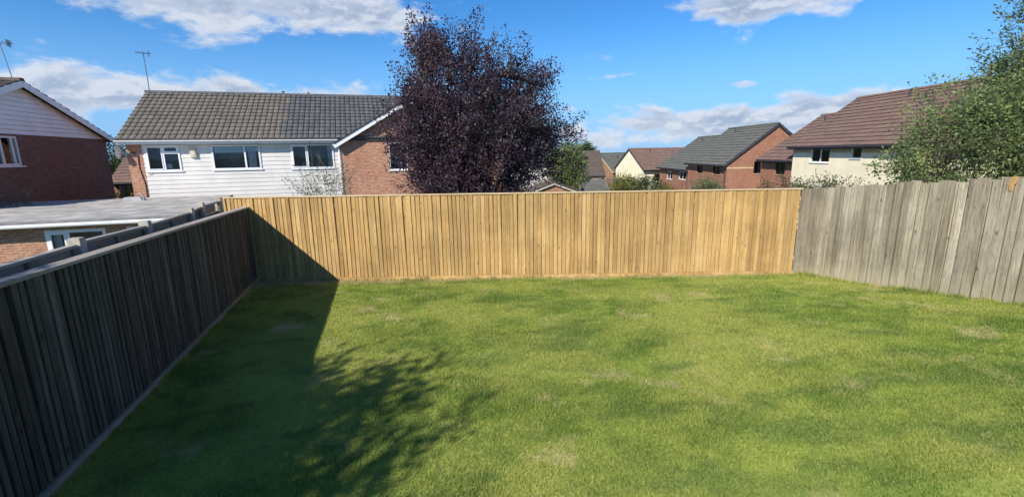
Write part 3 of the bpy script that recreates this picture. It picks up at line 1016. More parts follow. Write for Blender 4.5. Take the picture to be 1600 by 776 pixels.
def far_house(name, label, loc, rot, W, D, zg, ze, zr, wmat, rmat, front=(), right=(), left=(), rows=13, wmat_front=None, over=.35, verge=.12,
              trim='dark_trim', band=None, cat='house', frame='white', tile=True):
    """a plain two storey house, ridge along local x; windows given as (a0,a1,z0,z1[,bars])"""
    t = thing(name, label, cat, (loc[0], loc[1], zg), rot)
    e = ends(W)
    g = lambda z: z - zg
    cv = lambda ws: [(q[0], q[1], g(q[2]), g(q[3])) for q in ws]
    wf, wr, wl = cv(front), cv(right), cv(left)
    wall(t, e['front'], .005, W - .005, 0, g(ze), wf, M[wmat_front or wmat])
    wall(t, lambda a, o, z: (a, D - o, z), .005, W - .005, 0, g(ze), [], M[wmat])
    apex = g(zr) - .06
    wall(t, e['right'], .002, D - .002, 0, g(ze), wr, M[wmat], gable=(D / 2, apex), name='gable_wall')
    wall(t, e['left'], .002, D - .002, 0, g(ze), wl, M[wmat], gable=(D / 2, apex), name='gable_wall')
    for ws, side in ((wf, 'front'), (wr, 'right'), (wl, 'left')):
        for i, q in enumerate(ws):
            src = {'front': front, 'right': right, 'left': left}[side][i]
            fm = src[5] if len(src) > 5 else frame
            window(t, e[side], *q, bars=src[4] if len(src) > 4 else (), mat=fm, fw=.06, sill=True,
                   inside=[('curtain', q[0] + .06, q[0] + (q[1] - q[0]) * .3, q[2] + .05, q[3] - .05), ('curtain', q[1] - (q[1] - q[0]) * .3, q[1] - .06, q[2] + .05, q[3] - .05)])
    sl = (zr - ze) / (D / 2)
    zo = g(ze) - over * sl
    E = lambda x, y, z: (x, y, z)
    rf = MB()
    for yy, s_ in ((-over, 1), (D + over, -1)):
        pts = [E(-verge, yy, zo), E(W + verge, yy, zo), E(W + verge, D / 2, g(zr)), E(-verge, D / 2, g(zr))]
        lo = [E(p_[0], p_[1], p_[2] - .09) for p_ in pts]
        rf.add(pts + lo, [(0, 1, 2, 3), (7, 6, 5, 4), (0, 4, 5, 1), (1, 5, 6, 2), (3, 7, 4, 0)])
    ro = rf.build('roof', M[trim], t)
    for yy in (-over - .02, D + over + .02):
        course_slope('roof_tiles', M[rmat], ro, E(-verge - .03, yy, zo + .012), E(W + verge + .03, yy, zo + .012), E(-verge - .03, D / 2, g(zr) + .012), E(W + verge + .03, D / 2, g(zr) + .012), rows)
    rd = MB()
    nrt = max(3, int(W / .45))
    for i in range(nrt):
        x0, x1 = -verge + (W + 2 * verge) * i / nrt, -verge + (W + 2 * verge) * (i + 1) / nrt - .012
        rd.poly([(-.13, -.05), (-.07, .06), (.07, .06), (.13, -.05)], x0, x1, lambda a, o, z: (o, D / 2 + a, g(zr) + .04 + z))
    rt = rd.build('ridge_tiles', M[rmat], ro)
    fa = MB(); fa.box(-verge, W + verge, -over - .03, -over, zo - .16, zo - .005); fa.build('fascia', M[trim], t)
    gu = MB(); gu.tube([(-verge, -over - .085, zo - .04), (W + verge, -over - .085, zo - .04)], .055, 8); gu.build('gutter', M[trim], t)
    dp = MB(); dp.tube([(W - .25, -over - .08, zo - .09), (W - .25, -.08, zo - .35), (W - .25, -.07, 0)], .04, 6); dp.build('downpipe', M[trim], t)
    vp = MB(); vp.tube([(W * .3, D * .42, g(ze) + sl * D * .42 - .1), (W * .3, D * .42, g(ze) + sl * D * .42 + .4)], .06, 6); vp.build('vent_pipe', M['dark_trim'], t)
    for xx in (-verge - .012, W + verge + .012):
        for yy in (-over, D + over):
            bb = MB(); bb.beam((xx, yy, zo - .07), (xx, D / 2, g(zr) - .07), .03, .2); bb.build('bargeboard', M[trim], t)
    if band:
        for side, sz in (('front', W), ('right', D)):
            hit = [q for q in {'front': wf, 'right': wr}[side] if q[2] < g(band[1]) and q[3] > g(band[0])]
            x_ = -.012
            for q in sorted(hit) + [(sz + .012, sz + .012)]:
                if q[0] > x_:
                    bd = MB(); bd.box(x_, q[0] - .02, -.022, .05, g(band[0]), g(band[1]), e[side]); bd.build('brick_band', M['band'], t)
                x_ = q[1] + .02
    return t


# ------------------------------------------------------------------ middle house (white cladding, brick wing)
MH = thing('semi_detached_house', 'white clad house with tiled roof half tan half grey and red brick gable wing', 'house', (-17.89, 21.33, -1.6), R(18))
zz = lambda z: z + 1.6
MW = [(.90, 2.30, 2.00, 3.21), (3.62, 5.74, 2.01, 3.20), (7.13, 9.18, 1.97, 3.20)]
EZ = 3.42
mw = [(a, b_, zz(c_), zz(d_)) for a, b_, c_, d_ in MW]
FY = .34                                 # facade stands back under the eave
fm = lambda a, o, z: (a, FY + o, z)
wall(MH, fm, .205, .80, 0, zz(EZ), [], M['brick_red'], name='brick_wall')
wall(MH, lambda a, o, z: (a, FY + .03 + o, z), .803, 9.60, 0, zz(EZ), mw, M['dark_trim'], name='backing_wall')
# each white cladding board by itself, cut round the windows
rowh = .205
k = 0
z = 0.1
while z < zz(EZ) - .02:
    z1 = min(z + rowh, zz(EZ))
    xs_ = [.803, 9.598]
    cuts = [.803]
    for q in mw:
        if q[2] < z1 - .02 and q[3] > z + .02: cuts += [q[0], q[1]]
    cuts.append(9.598)
    for i in range(0, len(cuts) - 1, 2):
        A, B = cuts[i] + .002, cuts[i + 1] - .002
        if B - A < .02: continue
        b = MB()
        b.add([fm(A, .026, z), fm(B, .026, z), fm(B, .026, z1), fm(A, .026, z1),
               fm(A, -.004, z + .003), fm(B, -.004, z + .003), fm(B, .012, z1 - .007), fm(A, .012, z1 - .007)],
              [(4, 5, 6, 7), (0, 1, 5, 4), (7, 6, 2, 3), (0, 4, 7, 3), (1, 2, 6, 5)])
        b.build('cladding_board', M['clad'], MH)
    z += rowh
q = mw[0]
window(MH, fm, *q, bars=(.52,), trans=((1, .70),), fw=.075, rec=-.03, casements=(0, 2), inside=[('curtain', q[0] + .75, q[0] + .98, q[2] + .12, q[2] + .35)])
q = mw[1]
window(MH, fm, *q, bars=(.68,), fw=.075, rec=-.03, inside=[('blind', q[0] + .08, q[0] + 1.42, q[3] - .38, q[3] - .05), ('blind', q[0] + 1.5, q[1] - .08, q[3] - .34, q[3] - .05), ('curtain', q[0] + 1.55, q[0] + 1.9, q[2] + .05, q[3] - .35)])
q = mw[2]
window(MH, fm, *q, bars=(.38,), fw=.075, rec=-.03, casements=(0,), inside=[('curtain', q[1] - .3, q[1] - .08, q[2] + .05, q[3] - .05)])
# side and back walls, end gable
RZ, DP = 6.02, 4.3
wall(MH, lambda a, o, z: (.2 + o, a, z), FY + .002, 8.3, 0, zz(EZ), [], M['brick_red'], gable=(DP, zz(RZ) - .1), name='gable_wall')
wall(MH, lambda a, o, z: (a, 8.305 - o, z), .205, 18.395, 0, zz(EZ), [], M['brick_red'])
wall(MH, lambda a, o, z: (18.4 - o, a, z), FY + .002, 8.29, 0, zz(EZ), [], M['brick_red'], gable=(DP, zz(RZ) - .1), name='gable_wall')
# roof, front and back, two colours of tile
rf = MB()
for yy in (0.02, 8.58):
    pts = [(0, yy, zz(3.44)), (18.5, yy, zz(3.44)), (18.5, DP, zz(RZ)), (0, DP, zz(RZ))]
    lo = [(p_[0], p_[1], p_[2] - .08) for p_ in pts]
    rf.add(pts + lo, [(0, 1, 2, 3), (7, 6, 5, 4), (0, 4, 5, 1), (3, 7, 4, 0), (1, 5, 6, 2)])
ro = rf.build('roof', M['dark_trim'], MH)
SPL = 6.9 / 18.5
e0, e1, r0, r1 = (-.03, -.02, zz(3.46)), (18.53, -.02, zz(3.46)), (-.03, DP, zz(RZ) + .015), (18.53, DP, zz(RZ) + .015)
split = lambda v: SPL + .007 * math.sin(v * 31) + .004 * math.sin(v * 77 + 1)
roof_slope('roof_tiles', M['tile_tan'], ro, e0, e1, r0, r1, 13, .262, clip=lambda u, v: u < split(v))
roof_slope('roof_tiles', M['tile_grey'], ro, e0, e1, r0, r1, 13, .262, clip=lambda u, v: u >= split(v))
course_slope('roof_tiles', M['tile_grey'], ro, (-.03, 8.62, zz(3.46)), (18.53, 8.62, zz(3.46)), r0, r1, 13)
rd = MB()
for i in range(40):
    x0 = -.05 + i * .4645
    rd.poly([(-.14, -.06), (-.10, .02), (-.04, .06), (.04, .06), (.10, .02), (.14, -.06)], x0, x0 + .455, lambda a, o, z: (o, DP + a, zz(RZ) + .06 + z))
rd.build('ridge_tiles', M['tile_grey'], ro)
b = MB(); b.box(0, 9.45, .0, .03, zz(3.25), zz(3.425)); b.build('fascia', M['white'], MH)
b = MB(); b.box(0, 9.6, .034, FY - .015, zz(3.245), zz(3.26)); b.build('soffit', M['clad_grey'], MH)
b = MB()
gp = [(-.055, 0), (-.05, -.045), (-.02, -.068), (.02, -.068), (.05, -.045), (.055, 0)]
b.poly([(p_[0], p_[1]) for p_ in gp], -.05, 9.42, lambda a, o, z: (o, -.07 + a, zz(3.42) + z))
b.build('gutter', M['gutter'], MH)
b = MB(); b.tube([(9.50, -.07, zz(3.37)), (9.50, .0, zz(3.2)), (9.46, FY - .07, zz(3.05)), (9.46, FY - .07, 0)], .035, 8); b.build('downpipe', M['white'], MH)
for (x_, h_, w_) in ((3.7, .10, .35), (6.55, .26, .16), (7.9, .24, .11)):
    b = MB()
    b.tube([(x_, DP + .25, zz(RZ) - .1), (x_, DP + .25, zz(RZ) + h_)], [w_ * .5, w_ * .45], 10)
    b.tube([(x_, DP + .25, zz(RZ) + h_ - .04), (x_, DP + .25, zz(RZ) + h_)], [w_ * .6, w_ * .6], 10)
    b.build('roof_vent', M['felt_edge'], ro)
b = MB()
b.tube([(.62, FY - .03, zz(2.8)), (.60, FY - .02, zz(2.2)), (.72, FY - .02, zz(1.4)), (.70, FY - .02, zz(.3))], .018, 6)
b.build('cable', M['black'], MH)
b = MB()
b.box(.3, .55, FY - .02, FY - .001, zz(2.7), zz(2.9))
b.build('bracket', M['dark_trim'], MH)
b = MB()
b.tube([(1.0 + .07 * math.cos(a_ * .7), FY - .02, zz(1.94) - .08 * math.sin(a_ * .35)) for a_ in range(10)], .012, 5)
b.build('overflow_loop', M['gutter'], MH)
# brick wing with its own gable
wx0, wx1, wap = 9.603, 18.39, 13.99
WY = .10
wm = lambda a, o, z: (a, WY + o, z)
ww = [(11.95, 12.95, zz(1.78), zz(3.26))]
wall(MH, wm, wx0, wx1, 0, zz(3.28), ww, M['brick_red'], gable=(wap, zz(5.86)), name='wing_wall')
window(MH, wm, *ww[0], fw=.07, rec=.03)
wall(MH, lambda a, o, z: (wx0 + o, a, z), WY + .005, FY + .02, 0, zz(3.3), [], M['brick_red'], name='wing_return')
for s_ in (-1, 1):
    ex = wap + s_ * 4.75
    lo, hi = Vector((ex, 0, zz(3.20))), Vector((wap, 0, zz(6.0)))
    rw = MB()
    a_, b_ = lo + Vector((0, -.2, 0)), hi + Vector((0, -.2, 0))
    c_, d_ = hi + Vector((0, DP, 0)), lo + Vector((0, DP, 0))
    dn = Vector((0, 0, -.1))
    rw.add([a_, b_, c_, d_, a_ + dn, b_ + dn, c_ + dn, d_ + dn], [(0, 1, 2, 3), (7, 6, 5, 4), (0, 4, 5, 1), (3, 2, 6, 7), (0, 3, 7, 4)])
    wr_ = rw.build('wing_roof', M['dark_trim'], MH)
    up = Vector((0, 0, .012))
    course_slope('roof_tiles', M['tile_grey'], wr_, a_ + up, d_ + up, b_ + up, c_ + up, 14)
    bb = MB(); bb.beam(a_ + Vector((0, -.02, -.13)), b_ + Vector((0, -.02, -.13)), .03, .22); bb.build('bargeboard', M['white'], MH)
    bb = MB(); bb.beam(a_ + Vector((0, -.03, .0)), b_ + Vector((0, -.03, .0)), .07, .05); bb.build('verge', M['dark_trim'], MH)

b = MB(); b.box(2.74, 2.98, FY - .10, FY - .014, zz(2.64), zz(3.08)); b.box(2.78, 2.94, FY - .115, FY - .1, zz(2.70), zz(3.02))
o = b.build('alarm_box', M['cream_box'], None)
o.parent = MH
# white gabled house standing behind the purple tree
g = far_house('detached_house', 'white gabled house with brick ground floor half hidden behind the purple tree', (-1.7, 27.3), R(14), 4.6, 6.5, -2.0, 2.5, 4.6, 'brick_red', 'tile_grey', wmat_front='clad', rows=10)


def aerial(label, loc, h, curve=0.0, rot=0.0, els=6, boom=.9, size=.22):
    t = thing('tv_aerial', label, 'aerial', loc, rot)
    b = MB(); b.tube([(0, 0, 0), (curve * .25, 0, h * .5), (curve * .5, 0, h)], .022, 6); b.build('mast', M['metal'], t)
    b = MB(); b.beam((curve * .5 - boom * .5, 0, h - .05), (curve * .5 + boom * .5, 0, h - .05), .03, .03); b.build('boom', M['metal'], t)
    for i in range(els):
        x_ = curve * .5 - boom * .48 + boom * .96 * i / (els - 1)
        b = MB(); b.tube([(x_, -size, h - .05), (x_, size, h - .05)], .009, 4)
        b.tube([(x_, -size * .6, h + .02), (x_, size * .6, h + .02)], .008, 4)
        b.build('element', M['metal'], t)
    b = MB(); b.box(curve * .5 + boom * .32, curve * .5 + boom * .36, -size, size, h - .18, h + .10); b.build('reflector', M['metal'], t)
    return t


def mh_world(a, o, z):
    c_, s_ = math.cos(R(18)), math.sin(R(18))
    return (-17.89 + a * c_ - o * s_, 21.33 + a * s_ + o * c_, z)


aerial('thin television aerial on a tall mast at the left end of the tan tiled ridge', mh_world(.12, DP + .1, 6.0), 2.05, 0, R(40), 6, .62)
# satellite dish on the left corner of the middle house
t = thing('satellite_dish', 'white satellite dish on the brick corner under the eave of the clad house', 'dish', mh_world(.13, .30, 2.75), R(18))
b = MB()
rings = []
for i in range(5):
    rr = .30 * i / 4
    rings.append([( -.12 + .25 * rr * rr * 3, rr * math.cos(2 * math.pi * k / 16), .15 + rr * math.sin(2 * math.pi * k / 16)) for k in range(16)])
vs = [p_ for rg in rings for p_ in rg]
vs = [(-.25 - p_[0], p_[1] - .1, p_[2]) for p_ in vs]
b.add(vs, [(i * 16 + k, i * 16 + (k + 1) % 16, (i + 1) * 16 + (k + 1) % 16, (i + 1) * 16 + k) for i in range(4) for k in range(16)])
b.build('dish', M['clad_grey'], t, True)
b = MB(); b.tube([(0.05, .06, -.1), (-.12, -.05, .1)], .02, 6); b.tube([(-.13, -.1, -.1), (-.42, -.15, .05)], .012, 5); b.build('arm', M['metal'], t)

# ------------------------------------------------------------------ left house (brown brick, pale clad gable)
LROT = R(16.3)
Q = Vector((-18.10, 21.23, -1.6))
KH = 1.36                                  # stands a little further off and is a little bigger than the white one
LH = thing('semi_detached_house', 'brown brick house with pale boarded gable at the left edge of the photo', 'house', (Q.x * KH, Q.y * KH, 2.6 - (2.6 + 1.6) * KH), LROT)
LH.scale = (KH, KH, KH)
# local x points out of the gable wall (towards the garden), y runs away from the viewer; far corner at y = 0
lm = lambda a, o, z: (-o, a, z)
HW = 10.5
lw_ = [(-6.95, -5.66, zz(2.44), zz(3.40))]
LE, LR = 3.46, 5.22
wall(LH, lm, -HW + .15, -.32, 0, zz(LE), lw_, M['brick_brown'], name='brick_wall')
q = lw_[0]
window(LH, lm, *q, bars=(.42, .80), fw=.065, rec=.03, inside=[('curtain', q[0] + .08, q[0] + .5, q[2] + .06, q[3] - .06), ('curtain', q[1] - .45, q[1] - .08, q[2] + .06, q[3] - .06)])
sl = (LR - LE) / (HW / 2)
wall(LH, lambda a, o, z: (-9.0 + o, a, z), -HW + .15, -.32, 0, zz(LE), [], M['brick_brown'], name='brick_wall')
wall(LH, lambda a, o, z: (a, -.32 - o, z), -9.0, -.003, 0, zz(LE), [], M['brick_brown'], name='brick_wall')
wall(LH, lambda a, o, z: (a, -HW + .15 + o, z), -9.0, -.003, 0, zz(LE), [], M['brick_brown'], name='brick_wall')
b = MB()
b.poly([(-HW + .16, zz(LE) + .002), (-.33, zz(LE) + .002), (-HW / 2, zz(LR) - .08)], .05, .2, lm)
b.build('gable_backing', M['dark_trim'], LH)
z = LE + .004
while z < LR - .15:
    z1 = min(z + .155, LR - .14)
    half = (LR - .1 - z) / sl
    half1 = (LR - .1 - z1) / sl
    b = MB()
    c_ = -HW / 2
    b.add([lm(c_ - half, -.022, zz(z)), lm(c_ + half, -.022, zz(z)), lm(c_ + half1, .010, zz(z1) - .010), lm(c_ - half1, .010, zz(z1) - .010),
           lm(c_ - half, .045, zz(z)), lm(c_ + half, .045, zz(z)), lm(c_ + half1, .045, zz(z1)), lm(c_ - half1, .045, zz(z1))],
          [(0, 1, 2, 3), (4, 5, 1, 0), (3, 2, 6, 7), (0, 3, 7, 4), (1, 5, 6, 2)])
    b.build('cladding_board', M['clad_grey'], LH)
    z += .155
rf = MB()
for s_ in (-1, 1):
    ye = -HW / 2 + s_ * (HW / 2 + .05)
    ze_ = zz(LE) - .02
    pts = [(-9.2, ye, ze_), (.22, ye, ze_), (.22, -HW / 2, zz(LR)), (-9.2, -HW / 2, zz(LR))]
    lo = [(p_[0], p_[1], p_[2] - .06) for p_ in pts]
    rf.add(pts + lo, [(0, 1, 2, 3), (7, 6, 5, 4), (0, 4, 5, 1), (1, 5, 6, 2), (3, 7, 4, 0)])
ro = rf.build('roof', M['dark_trim'], LH)
for s_ in (-1, 1):
    ye = -HW / 2 + s_ * (HW / 2 + .1)
    roof_slope('roof_tiles', M['tile_old'], ro, (-9.2, ye, zz(LE) - .01), (.25, ye, zz(LE) - .01), (-9.2, -HW / 2, zz(LR) + .012), (.25, -HW / 2, zz(LR) + .012), 14, .3)
    bb = MB(); bb.beam((.235, ye, zz(LE) - .12), (.235, -HW / 2, zz(LR) - .09), .03, .2); bb.build('bargeboard', M['clad_grey'], LH)
    bb = MB(); bb.tube([(-9.2, ye + s_ * .05, zz(LE) - .07), (.22, ye + s_ * .05, zz(LE) - .07)], .05, 8); bb.build('gutter', M['gutter'], LH)
rd = MB()
for i in range(20):
    rd.poly([(-.15, -.06), (-.09, .05), (.09, .05), (.15, -.06)], -9.2 + i * .473, -9.2 + i * .473 + .46, lambda a, o, z: (o, -HW / 2 + a, zz(LR) + .05 + z))
rd.build('ridge_tiles', M['tile_old'], ro)


def lh_world(x_, y_, z_):
    c_, s_ = math.cos(LROT), math.sin(LROT)
    return (Q.x + x_ * c_ - y_ * s_, Q.y + x_ * s_ + y_ * c_, z_)


aerial('leaning television aerial with curved boom on the ridge of the brown brick house', (lh_world(0, -HW / 2, 0)[0] * KH, lh_world(0, -HW / 2, 0)[1] * KH, 2.6 + (5.22 - 2.6) * KH + .05), 1.6, -.35, R(25), 7, .85, .20)

# flat roofed extension below it
EX = thing('flat_roof_extension', 'low brick extension with grey felt flat roof and white framed windows behind the left fence', 'extension', lh_world(.0, -8.75, -1.6), LROT)
exL, exD, ft, exW = 5.45, 8.5, .85, -6.6
er = 4.35
xo = [(1.90, 3.40, zz(-.9), zz(.56)), (3.95, 4.55, zz(-.15), zz(.56)), (4.66, 5.25, zz(-1.4), zz(.58))]
em = lambda a, o, z: (a, o, z)
wall(EX, em, exW, exL - .006, 0, zz(ft) - .165, xo, M['brick_ext'])
wall(EX, lambda a, o, z: (exL - o - .0 - (a * .10), a, z), .004, exD, 0, zz(ft) - .2, [], M['brick_ext'], name='side_wall')
wall(EX, lambda a, o, z: (a, exD - o, z), exW, er, 0, zz(ft) - .2, [], M['brick_ext'], name='back_wall')
window(EX, em, *xo[0], bars=(.36,), fw=.09, rec=.0, casements=(0,), inside=[('curtain', xo[0][0] + .12, xo[0][0] + .3, xo[0][2] + .1, xo[0][3] - .1)])
window(EX, em, *xo[1], fw=.08, rec=.0)
window(EX, em, *xo[2], fw=.1, rec=.0)
b = MB()
x0s = exL + .15
b.add([(exW, -.25, zz(ft) - .16), (x0s, -.25, zz(ft) - .16), (x0s - .9, exD + .05, zz(ft) - .16), (exW, exD + .05, zz(ft) - .16),
       (exW, -.25, zz(ft) - .03), (x0s, -.25, zz(ft) - .03), (x0s - .9, exD + .05, zz(ft) - .03), (exW, exD + .05, zz(ft) - .03)],
      [(3, 2, 1, 0), (4, 5, 6, 7), (0, 1, 5, 4), (1, 2, 6, 5), (2, 3, 7, 6), (3, 0, 4, 7)])
fl = b.build('flat_roof', M['felt_edge'], EX)
# felt laid in strips, each overlapping the one below
ns = 9
for i in range(ns):
    y0, y1 = -.25 + (exD + .3) * i / ns, -.25 + (exD + .3) * (i + 1) / ns + .05
    xr = lambda y: x0s - .9 * (y + .25) / (exD + .3)
    z0_, z1_ = zz(ft) - .012 + .004 * random.random(), zz(ft) - .022
    b = MB()
    b.add([(exW + .003, y0, z0_), (xr(y0), y0, z0_), (xr(y1), y1, z1_), (exW + .003, y1, z1_), (exW + .003, y0, z0_ - .016), (xr(y0), y0, z0_ - .016)], [(0, 1, 2, 3), (4, 5, 1, 0)])
    b.build('felt_strip', M['felt'], fl)
b = MB(); b.box(exW, x0s, -.29, -.252, zz(ft) - .17, zz(ft) - .055); b.build('fascia', M['gutter'], EX)
b = MB(); b.poly(gp, exW, x0s, lambda a, o, z: (o, -.35 + a, zz(ft) - .08 + z)); b.build('gutter', M['gutter'], EX)
b = MB()
b.box(exW, x0s, -.252, -.19, zz(ft) - .028, zz(ft) + .025); b.build('edge_trim', M['felt_edge'], EX)
# lead covered vent stack standing on the flat roof, and a creeper on its near end
t = thing('roof_cowl', 'small grey lead covered upstand on the far edge of the felt flat roof', 'roof vent', (-16.4, 19.95, ft - .03), LROT)
b = MB(); b.poly([(-.38, 0), (.38, 0), (.30, .16), (-.30, .16)], -.2, .2); b.build('upstand', M['lead'], t)
b = MB(); b.tube([(.2, -.1, .1), (.2, -.1, .30), (.34, -.14, .30), (.42, -.16, .12), (.42, -.17, -.0)], .025, 6); b.build('pipe', M['lead'], t)


# ------------------------------------------------------------------ plants
def leaf_cloud(name, centers, outward, size, mat, parent, aspect=.55, up=.35):
    n = len(centers)
    d = outward + rng.normal(0, .75, (n, 3))
    d[:, 2] += up * .3
    d /= np.linalg.norm(d, axis=1, keepdims=True) + 1e-9
    s = np.cross(d, rng.normal(0, 1, (n, 3)) + np.array([0, 0, .2]))
    s /= np.linalg.norm(s, axis=1, keepdims=True) + 1e-9
    nn = np.cross(s, d)
    L = size * rng.uniform(.65, 1.35, (n, 1))
    Wd = L * aspect * .5
    fold = L * rng.uniform(.0, .18, (n, 1))
    v0 = centers
    v1 = centers + d * L * .5 + s * Wd + nn * fold
    v2 = centers + d * L
    v3 = centers + d * L * .5 - s * Wd + nn * fold
    V = np.stack([v0, v1, v2, v3], 1).reshape(-1, 3)
    base = np.arange(n) * 4
    Fc = np.concatenate([np.stack([base, base + 1, base + 2], 1), np.stack([base, base + 2, base + 3], 1)])
    return np_mesh(name, V, Fc, mat, np.repeat(rng.random(n), 4), parent)


def tree(name, label, cat, base, blobs, shoots, per, leaf, lmat, bark='bark', trunk_r=.12, fork=.35, shoot_len=.45, upward=.5, limbs=18, shell=.55, group=None, aspect=.55, spread=.11, stems=1, leafpart='crown', clumps=0, clump_r=.2):
    """trunk with limbs, twigs and a crown of single leaves; blobs = ellipsoids (x,y,z,rx,ry,rz[,weight]) relative to the base"""
    t = thing(name, label, cat, base, 0, group)
    B = np.array([b_[:6] for b_ in blobs], float)
    wgt = np.array([(b_[6] if len(b_) > 6 else 1.0) * (b_[3] * b_[4] * b_[5]) ** (.8) for b_ in blobs])
    ch = rng.choice(len(blobs), shoots, p=wgt / wgt.sum())
    dirs = rng.normal(0, 1, (shoots, 3))
    dirs /= np.linalg.norm(dirs, axis=1, keepdims=True)
    rad = rng.random((shoots, 1)) ** (1 / 3.0)
    rad = np.where(rng.random((shoots, 1)) < shell, .78 + .26 * rng.random((shoots, 1)), rad)
    P = B[ch, :3] + dirs * rad * B[ch, 3:6]
    if clumps:                             # leaves gather in sprays with gaps between them
        cc = P[:clumps]
        P = cc[rng.integers(0, len(cc), shoots)] + rng.normal(0, clump_r, (shoots, 3)) * np.array([1, 1, 1.25])
        dirs = P - B[:, :3].mean(0)
        dirs /= np.linalg.norm(dirs, axis=1, keepdims=True) + 1e-9
    out = dirs * .8 + rng.normal(0, .45, (shoots, 3))
    out[:, 2] += upward
    out /= np.linalg.norm(out, axis=1, keepdims=True)
    ln = shoot_len * rng.uniform(.5, 1.4, shoots)
    # limbs
    tb = MB()
    zf = fork
    samples = []
    ends_ = rng.choice(shoots, min(limbs, shoots), replace=False)
    for k in range(stems):
        ox = 0 if stems == 1 else rng.normal(0, trunk_r * 2)
        oy = 0 if stems == 1 else rng.normal(0, trunk_r * 2)
        tb.tube([(ox, oy, -.25), (ox + .02, oy, zf * .5), (ox * 1.4, oy * 1.4, zf)], [trunk_r * 1.25 / stems ** .4, trunk_r / stems ** .4, trunk_r * .85 / stems ** .4], 8)
    for j in ends_:
        e_ = P[j]
        mid = np.array([e_[0] * .38, e_[1] * .38, zf + (e_[2] - zf) * .5]) + rng.normal(0, .07, 3) * (abs(e_[2]) * .3 + .3)
        s0 = np.array([0, 0, zf * rng.uniform(.75, 1.0)])
        path = [s0, s0 * .45 + mid * .55 + rng.normal(0, .03, 3), mid, mid * .45 + e_ * .55 + rng.normal(0, .05, 3), e_]
        r0_ = trunk_r * rng.uniform(.30, .55)
        tb.tube(path, [r0_, r0_ * .75, r0_ * .5, r0_ * .3, r0_ * .12], 6)
        for a_, b_ in zip(path[1:], path[2:]):
            for f_ in (0, .33, .66): samples.append(a_ * (1 - f_) + b_ * f_)
    tb.build('trunk', M[bark], t, True)
    SP = np.array(samples)
    tw = MB()
    C_, O_ = [], []
    for j in range(shoots):
        k = np.argmin(((SP - P[j]) ** 2).sum(1))
        p_, d_, l_ = P[j], out[j], ln[j]
        tip = p_ + d_ * l_
        tw.tube([SP[k], (SP[k] + p_) * .5 + rng.normal(0, .02, 3), p_, tip], [trunk_r * .05 + .003, trunk_r * .03 + .003, .005, .002], 3, cap=False)
        nl = max(2, int(per * rng.uniform(.6, 1.4)))
        f_ = rng.random((nl, 1)) * 1.15 - .15
        off = rng.normal(0, spread, (nl, 3)) * (1.1 - f_ * .6)
        C_.append(p_ + d_ * l_ * f_ + off)
        oo = off / (np.linalg.norm(off, axis=1, keepdims=True) + 1e-6)
        O_.append(oo * .8 + d_ * .6)
    tw.build('twigs', M[bark], t)['kind'] = 'stuff'
    o = leaf_cloud(leafpart, np.concatenate(C_), np.concatenate(O_), leaf, M[lmat], t, aspect)
    o['kind'] = 'stuff'
    return t


# purple leaved tree behind the rear fence
tree('purple_leaf_tree', 'large dark purple leaved tree standing behind the golden fence', 'tree', (-1.02, 11.7, -1.55),
     [(.05, 0, 4.45, 1.5, 1.5, 1.45), (-.55, -.1, 5.6, .85, 1.0, .85), (.15, .1, 5.75, .8, .9, .85), (1.0, 0, 5.15, .75, .9, .8), (-1.1, -.1, 4.8, .62, .8, 1.0),
      (.15, -.1, 3.2, 1.25, 1.3, 1.0), (-.5, -.2, 3.3, .75, .9, .9), (2.05, .3, 4.3, .24, .35, .7, 2.0), (.47, -2.12, 3.33, .10, .12, .05, 4),
      (-1.15, 0, 5.4, .26, .4, .45, 1.6), (-1.0, 0, 6.4, .26, .4, .4, 1.8), (-.4, 0, 6.65, .25, .3, .3, 1.6), (.2, 0, 6.7, .26, .3, .3, 1.6), (.9, 0, 6.05, .32, .4, .38, 1.6), (1.4, 0, 5.45, .32, .4, .42, 1.8), (1.6, 0, 4.8, .26, .4, .4, 1.4), (-1.35, 0, 4.2, .26, .4, .5, 1.4)],
     2500, 40, .060, 'leaf_purple', 'bark', .17, .9, .42, .9, 44, .40, spread=.085, aspect=.6, clumps=230, clump_r=.19)

# hedge of green bushes and tree on the right
tree('hawthorn_bush', 'dense leafy green bush rising above the old grey fence on the right', 'bush', (9.8, 9.4, -1.2),
     [(.1, 0, 3.4, 1.6, 1.3, 1.3), (-1.0, -.1, 3.3, .9, .9, 1.0), (1.2, -.2, 4.0, 1.3, 1.2, 1.1), (-1.5, -.1, 2.9, .7, .7, .7), (2.6, 0, 3.4, 1.5, 1.4, 1.5), (-.4, .1, 4.2, .7, .8, .55), (.2, -.6, 2.6, 1.8, 1.0, .7), (-.95, 0, 4.2, .85, .8, .5), (.4, 0, 4.45, 1.0, .9, .5), (-1.28, 0, 5.12, .12, .1, .14, 4), (-.82, 0, 5.22, .12, .1, .16, 4), (-1.02, 0, 5.0, .08, .1, .1, 3)],
     1650, 28, .064, 'leaf_green', 'bark', .12, 1.0, .38, .25, 30, .6, spread=.10, aspect=.62, clumps=230, clump_r=.17)
tree('ash_tree', 'tall open green tree with sparse sprigs at the right edge of the photo', 'tree', (11.65, 10.6, -1.4),
     [(.1, 0, 6.5, .75, .8, .9), (-.7, 0, 5.75, .4, .5, .28, 1.6), (-.45, -.1, 6.25, .35, .4, .3, 1.5), (-.42, 0, 7.25, .28, .3, .2, 1.6), (.2, 0, 7.7, .7, .7, .7), (.1, 0, 5.5, 1.0, .8, .55, 1.6), (-.85, 0, 6.5, .1, .15, .14, 3), (1.2, 0, 6.0, 1.1, 1.0, 1.4)],
     720, 24, .078, 'leaf_blue', 'bark', .11, 1.6, .36, .4, 30, .5, spread=.09, aspect=.5, clumps=150, clump_r=.14)
